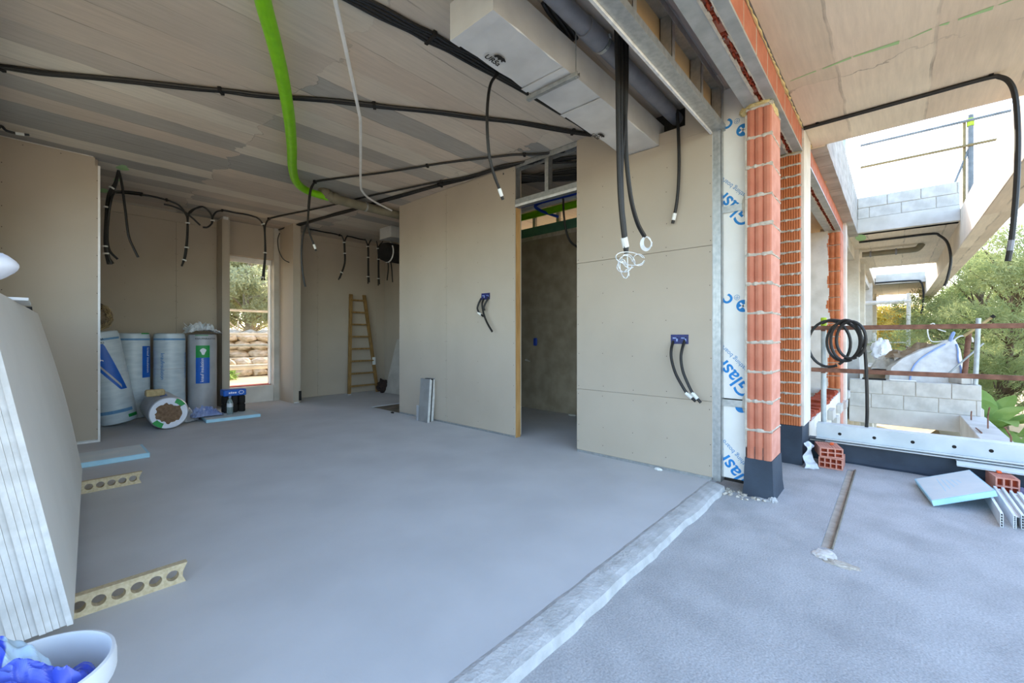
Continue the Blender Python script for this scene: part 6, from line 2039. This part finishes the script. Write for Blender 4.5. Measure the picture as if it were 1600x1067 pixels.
MB().lathe([(0.045, 0), (0.045, 0.12)], 8, Matrix.Translation((xr + .04, yy, 4.5))).build('coupler', M['green_cap'], rg)
yy = P(1326, 240, X=7.4).y
MB().tube([(7.4, 0.52, 3.6), (7.4, 0.52, 4.25)], 0.03, 8).build('guard_post', M['tube_grey'], label='grey scaffold post on the white roof parapet', cat='post')

# ------------------------------------------------------------------ planting and the slope behind
NPR = np.random.default_rng(11)


def leaves_mesh(name, clumps, per, lw, ll, m, droop=0.0, flat=1.0):
    """thousands of small leaf blades in clumps [(x,y,z,rx,ry,rz)], one mesh"""
    V_, n_tot = [], 0
    for (x, y, z, rx, ry, rz) in clumps:
        n = per
        d = NPR.normal(size=(n, 3)); d /= np.linalg.norm(d, axis=1)[:, None]
        rad = NPR.uniform(0.25, 1.0, size=(n, 1)) ** 0.5
        c = np.array([x, y, z]) + d * rad * np.array([rx, ry, rz])
        ax = d * 0.6 + NPR.normal(size=(n, 3)) * 0.7; ax[:, 2] -= droop
        ax /= np.linalg.norm(ax, axis=1)[:, None]
        sd = np.cross(ax, NPR.normal(size=(n, 3))); sd /= (np.linalg.norm(sd, axis=1)[:, None] + 1e-9)
        L_ = ll * NPR.uniform(0.6, 1.3, size=(n, 1)); W_ = lw * NPR.uniform(0.7, 1.3, size=(n, 1))
        q = np.stack([c - sd * W_ * .5, c + ax * L_ * .5 - sd * W_, c + ax * L_, c + ax * L_ * .5 + sd * W_], axis=1)
        V_.append(q.reshape(-1, 3)); n_tot += n
    co = np.concatenate(V_)
    me = bpy.data.meshes.new(name)
    me.vertices.add(len(co)); me.vertices.foreach_set('co', co.astype(np.float32).ravel())
    me.loops.add(n_tot * 4); me.loops.foreach_set('vertex_index', np.arange(n_tot * 4, dtype=np.int32))
    me.polygons.add(n_tot); me.polygons.foreach_set('loop_start', np.arange(0, n_tot * 4, 4, dtype=np.int32))
    me.update(calc_edges=True)
    me.validate()
    me.materials.append(m)
    return me


def tree(name, label, loc, height, spread, seed, m, clumps=46, per=420, lw=0.012, ll=0.16, trunk_r=0.12, low=0.3, group=None, cat='tree'):
    rnd = random.Random(seed)
    t = thing(name, loc, label, cat, group)
    cl_ = []
    tr_ = MB()
    tp = [Vector((0, 0, 0)), Vector((rnd.uniform(-.2, .2), rnd.uniform(-.2, .2), height * 0.35)), Vector((rnd.uniform(-.3, .3), rnd.uniform(-.3, .3), height * 0.7)), Vector((0, 0, height * 0.95))]
    sp_ = smooth_path(tp, 5)
    tr_.tube(sp_, [trunk_r * (1 - 0.85 * i / (len(sp_) - 1)) for i in range(len(sp_))], 8)
    for k in range(clumps):
        f = rnd.uniform(low, 1.0)
        a = rnd.uniform(0, 2 * PI)
        r_ = spread * math.sin(PI * min(1, (f - low) / (1 - low) * 0.8 + 0.17)) * rnd.uniform(0.35, 1.0)
        c = Vector((r_ * math.cos(a), r_ * math.sin(a), height * f))
        s = spread * rnd.uniform(0.16, 0.30)
        cl_.append((c.x, c.y, c.z, s, s, s * 0.62))
        if k % 2 == 0:
            b0 = sp_[min(int(f * 0.8 * (len(sp_) - 1)), len(sp_) - 1)]
            tr_.tube([b0, b0.lerp(c, 0.5) + Vector((0, 0, 0.1)), c], [trunk_r * 0.3, trunk_r * 0.2, trunk_r * 0.07], 5)
    o = bpy.data.objects.new('trunk', tr_.mesh('trunk', M['bark_pale'] if 'olive' in name else M['bark'])); COL.objects.link(o); o.parent = t
    o = bpy.data.objects.new('crown', leaves_mesh('crown', cl_, per, lw, ll, m)); COL.objects.link(o); o.parent = t
    return t


def at(u, t, z):
    d = ray(u, 527) * t
    return (d.x, d.y, z)


GZ = -3.0
pg = 'pines beyond the terrace'
tree('pine_tree', 'tall pine in front whose crown fills the right edge', at(1575, 0.0175, GZ), 6.9, 2.6, 1, M['pine'], 70, 520, 0.010, 0.15, 0.16, 0.34, pg)
tree('pine_tree', 'pine standing in the gap below the long roof beam', at(1515, 0.022, GZ), 7.0, 1.9, 2, M['pine'], 64, 480, 0.012, 0.17, 0.15, 0.36, pg)
tree('pine_tree', 'deep green pine behind the upright scaffold tubes', at(1498, 0.030, GZ), 6.4, 2.2, 3, M['pine_dark'], 60, 480, 0.015, 0.2, 0.16, 0.3, pg)
tree('pine_tree', 'distant pine closing the gap behind the two front pines', at(1560, 0.036, GZ), 8.4, 3.2, 4, M['pine_dark'], 64, 520, 0.018, 0.24, 0.2, 0.25, pg)
tree('pine_tree', 'pine at the far right behind the front crown', at(1640, 0.028, GZ), 8.0, 3.4, 5, M['pine_dark'], 60, 480, 0.015, 0.2, 0.2, 0.25, pg)
# yellow hedge at the end of the terrace
hg = thing('hedge', at(1385, 0.038, GZ), 'yellow bamboo hedge behind the white scaffold frame', 'hedge')
hc = []
for i in range(14):
    for j in range(8):
        p = at(1352 + i * 6.5, 0.038, 0)
        hc.append((p[0] - hg.location.x, p[1] - hg.location.y, 0.4 + j * 0.72, 0.5, 0.35, 0.55))
o = bpy.data.objects.new('foliage', leaves_mesh('foliage', hc, 230, 0.03, 0.32, M['hedge'], droop=0.6)); COL.objects.link(o); o.parent = hg
st_ = MB()
for i in range(30):
    p = at(1352 + i * 3.1, 0.038, 0)
    x, y = p[0], p[1]
    st_.tube([(x, y, GZ), (x + 0.1 * math.sin(i), y, 3.0)], 0.025, 5)
st_.build('canes', M['timber'], hg)

# broad-leaved plants below the wall end
def leafy_plant(label, loc, n, L_, W_, seed, m='plantleaf'):
    rnd = random.Random(seed)
    t = thing('garden_plant', loc, label, 'plant', 'broad-leaved plants below the terrace')
    stem = MB()
    for k in range(n):
        a = 2 * PI * k / n + rnd.uniform(-.3, .3)
        el = rnd.uniform(0.5, 1.3)
        l = L_ * rnd.uniform(0.7, 1.1)
        pts = []
        for i in range(7):
            s = i / 6
            r_ = l * s * math.cos(el) * (1 + 0.25 * s)
            z = l * s * math.sin(el) - 0.35 * l * s * s
            pts.append(Vector((loc[0] + r_ * math.cos(a), loc[1] + r_ * math.sin(a), loc[2] + z + 0.3)))
        sd = Vector((-math.sin(a), math.cos(a), 0))
        vs_ = []
        for i, p in enumerate(pts):
            w = W_ * (math.sin(PI * (0.08 + 0.9 * i / 6)) ** 0.8)
            vs_ += [p - sd * w + Vector((0, 0, 0.15 * w)), p, p + sd * w + Vector((0, 0, 0.15 * w))]
        f = []
        for i in range(6):
            f += [(3 * i, 3 * i + 1, 3 * i + 4, 3 * i + 3), (3 * i + 1, 3 * i + 2, 3 * i + 5, 3 * i + 4)]
        MB().add(vs_, f).build('leaf', M[m], t)
    MB().tube([(loc[0], loc[1], loc[2]), (loc[0], loc[1], loc[2] + 0.4)], 0.06, 6).build('stem', M['bark'], t)
    return t


for k, (u, t_, z, n, L_, W_, lab) in enumerate(((1552, 0.0125, -1.0, 12, 1.3, 0.16, 'big-leaved green plant right behind the end of the block wall'), (1585, 0.0155, -1.9, 12, 1.3, 0.16, 'broad-leaved plant between the pines at the frame edge'), (1602, 0.0115, -1.5, 11, 1.1, 0.13, 'low green plant at the right frame edge below the pines'), (1570, 0.0115, -1.75, 12, 1.0, 0.13, 'low green plant beside the outer floor beam'))):
    lp = at(u, t_, z)
    leafy_plant(lab, lp, n, L_, W_, 40 + k)
    MB().cbox(lp[0] - 1.4, lp[0] + 1.4, lp[1] - 1.2, lp[1] + 0.9, GZ, z + 0.02, 0.2).build('ground_bank', M['earth'], label='earth bank %s' % ('below the big-leaved plant', 'under the plant between the pines', 'under the plant at the frame edge', 'under the plant by the floor beam')[k], kind='structure')

# behind the rear window: slope, stone terraces, scaffold rails, olive trees
MB().box(-25, 30, 8.3, 45, -3.0, 0.12).build('ground_rear', M['earth'], label='sunlit ground behind the house', kind='structure')
sw = thing('stone_wall', (3.2, 13.0, 0.12), 'pale dry stone wall outside the rear window', 'stone wall')
rnd = random.Random(17)
stones = []
for k in range(5):
    bm = bmesh.new()
    bmesh.ops.create_icosphere(bm, subdivisions=2, radius=0.5)
    for w in bm.verts:
        w.co = w.co * (1 + 0.35 * noise.noise(w.co * 2 + Vector((k * 3.1, 0, 0))))
    stones.append(MB().add_bm(bm).mesh('stone', M['stone']))
for (yy, z0, rows_) in ((12.2, 0.12, 2), (13.2, 0.55, 3), (14.2, 1.1, 1)):
    for r_ in range(rows_):
        x = 1.5 + rnd.uniform(0, .3)
        while x < 5.6:
            w, h = rnd.uniform(0.3, 0.6), 0.24
            o = inst('stone', stones[rnd.randrange(5)], sw, (x + w / 2, yy + rnd.uniform(-.05, .05), z0 + r_ * 0.23 + 0.1), rnd.uniform(0, 0.4), (w * 1.1, 0.4, h * 1.15))
            x += w
    MB().box(1.2, 6.0, yy + 0.08, yy + 1.1, 0.1, z0 + rows_ * 0.23 - 0.02).build('earth_fill', M['earth'], sw)
fr_ = thing('scaffold_railing', (2.9, 9.4, 0.12), 'white scaffold rails outside the rear window', 'scaffold')
for (z, m, r) in ((1.62, 'white_paint', 0.022), (1.16, 'white_paint', 0.022), (0.94, 'tube_grey', 0.026), (0.52, 'plaster_white', 0.05)):
    MB().tube([(1.4, 9.4, z), (4.6, 9.4, z)], r, 8).build('rail_tube', M[m], fr_)
for x in (1.5, 4.3):
    MB().tube([(x, 9.44, 0.12), (x, 9.44, 1.9)], 0.024, 8).build('post', M['white_paint'], fr_)
tree('olive_tree', 'silvery olive tree filling the rear window', (4.5, 15.6, 1.0), 4.8, 2.2, 21, M['olive'], 60, 760, 0.022, 0.11, 0.12, 0.12, 'olive trees behind the house')
tree('olive_tree', 'olive tree further back behind the rear window', (5.6, 19.5, 1.0), 5.5, 2.8, 22, M['olive'], 60, 760, 0.026, 0.14, 0.14, 0.12, 'olive trees behind the house')
tree('olive_tree', 'olive tree at the window edge behind the stone wall', (3.2, 17.2, 1.0), 5.2, 2.2, 23, M['olive'], 56, 760, 0.024, 0.12, 0.12, 0.12, 'olive trees behind the house')
gt = thing('grass_tuft', (2.65, 11.3, 0.12), 'green grass tuft growing below the stone wall', 'plant')
o = bpy.data.objects.new('blades', leaves_mesh('blades', [(0, 0, 0.14, 0.2, 0.2, 0.14), (0.15, 0.1, 0.12, 0.14, 0.14, 0.12)], 260, 0.012, 0.16, M['plantleaf'])); COL.objects.link(o); o.parent = gt
db = MB()
for k in range(10):
    p = Vector((2.4 + rnd.uniform(0, 1.2), 13.3 + rnd.uniform(-.2, .2), 1.3))
    db.tube([p, p + Vector((rnd.uniform(-.6, .6), 0, rnd.uniform(.1, .5)))], 0.02, 5)
db.build('dead_branches', M['stone'], label='dry branches heaped on the stone wall', cat='branches')
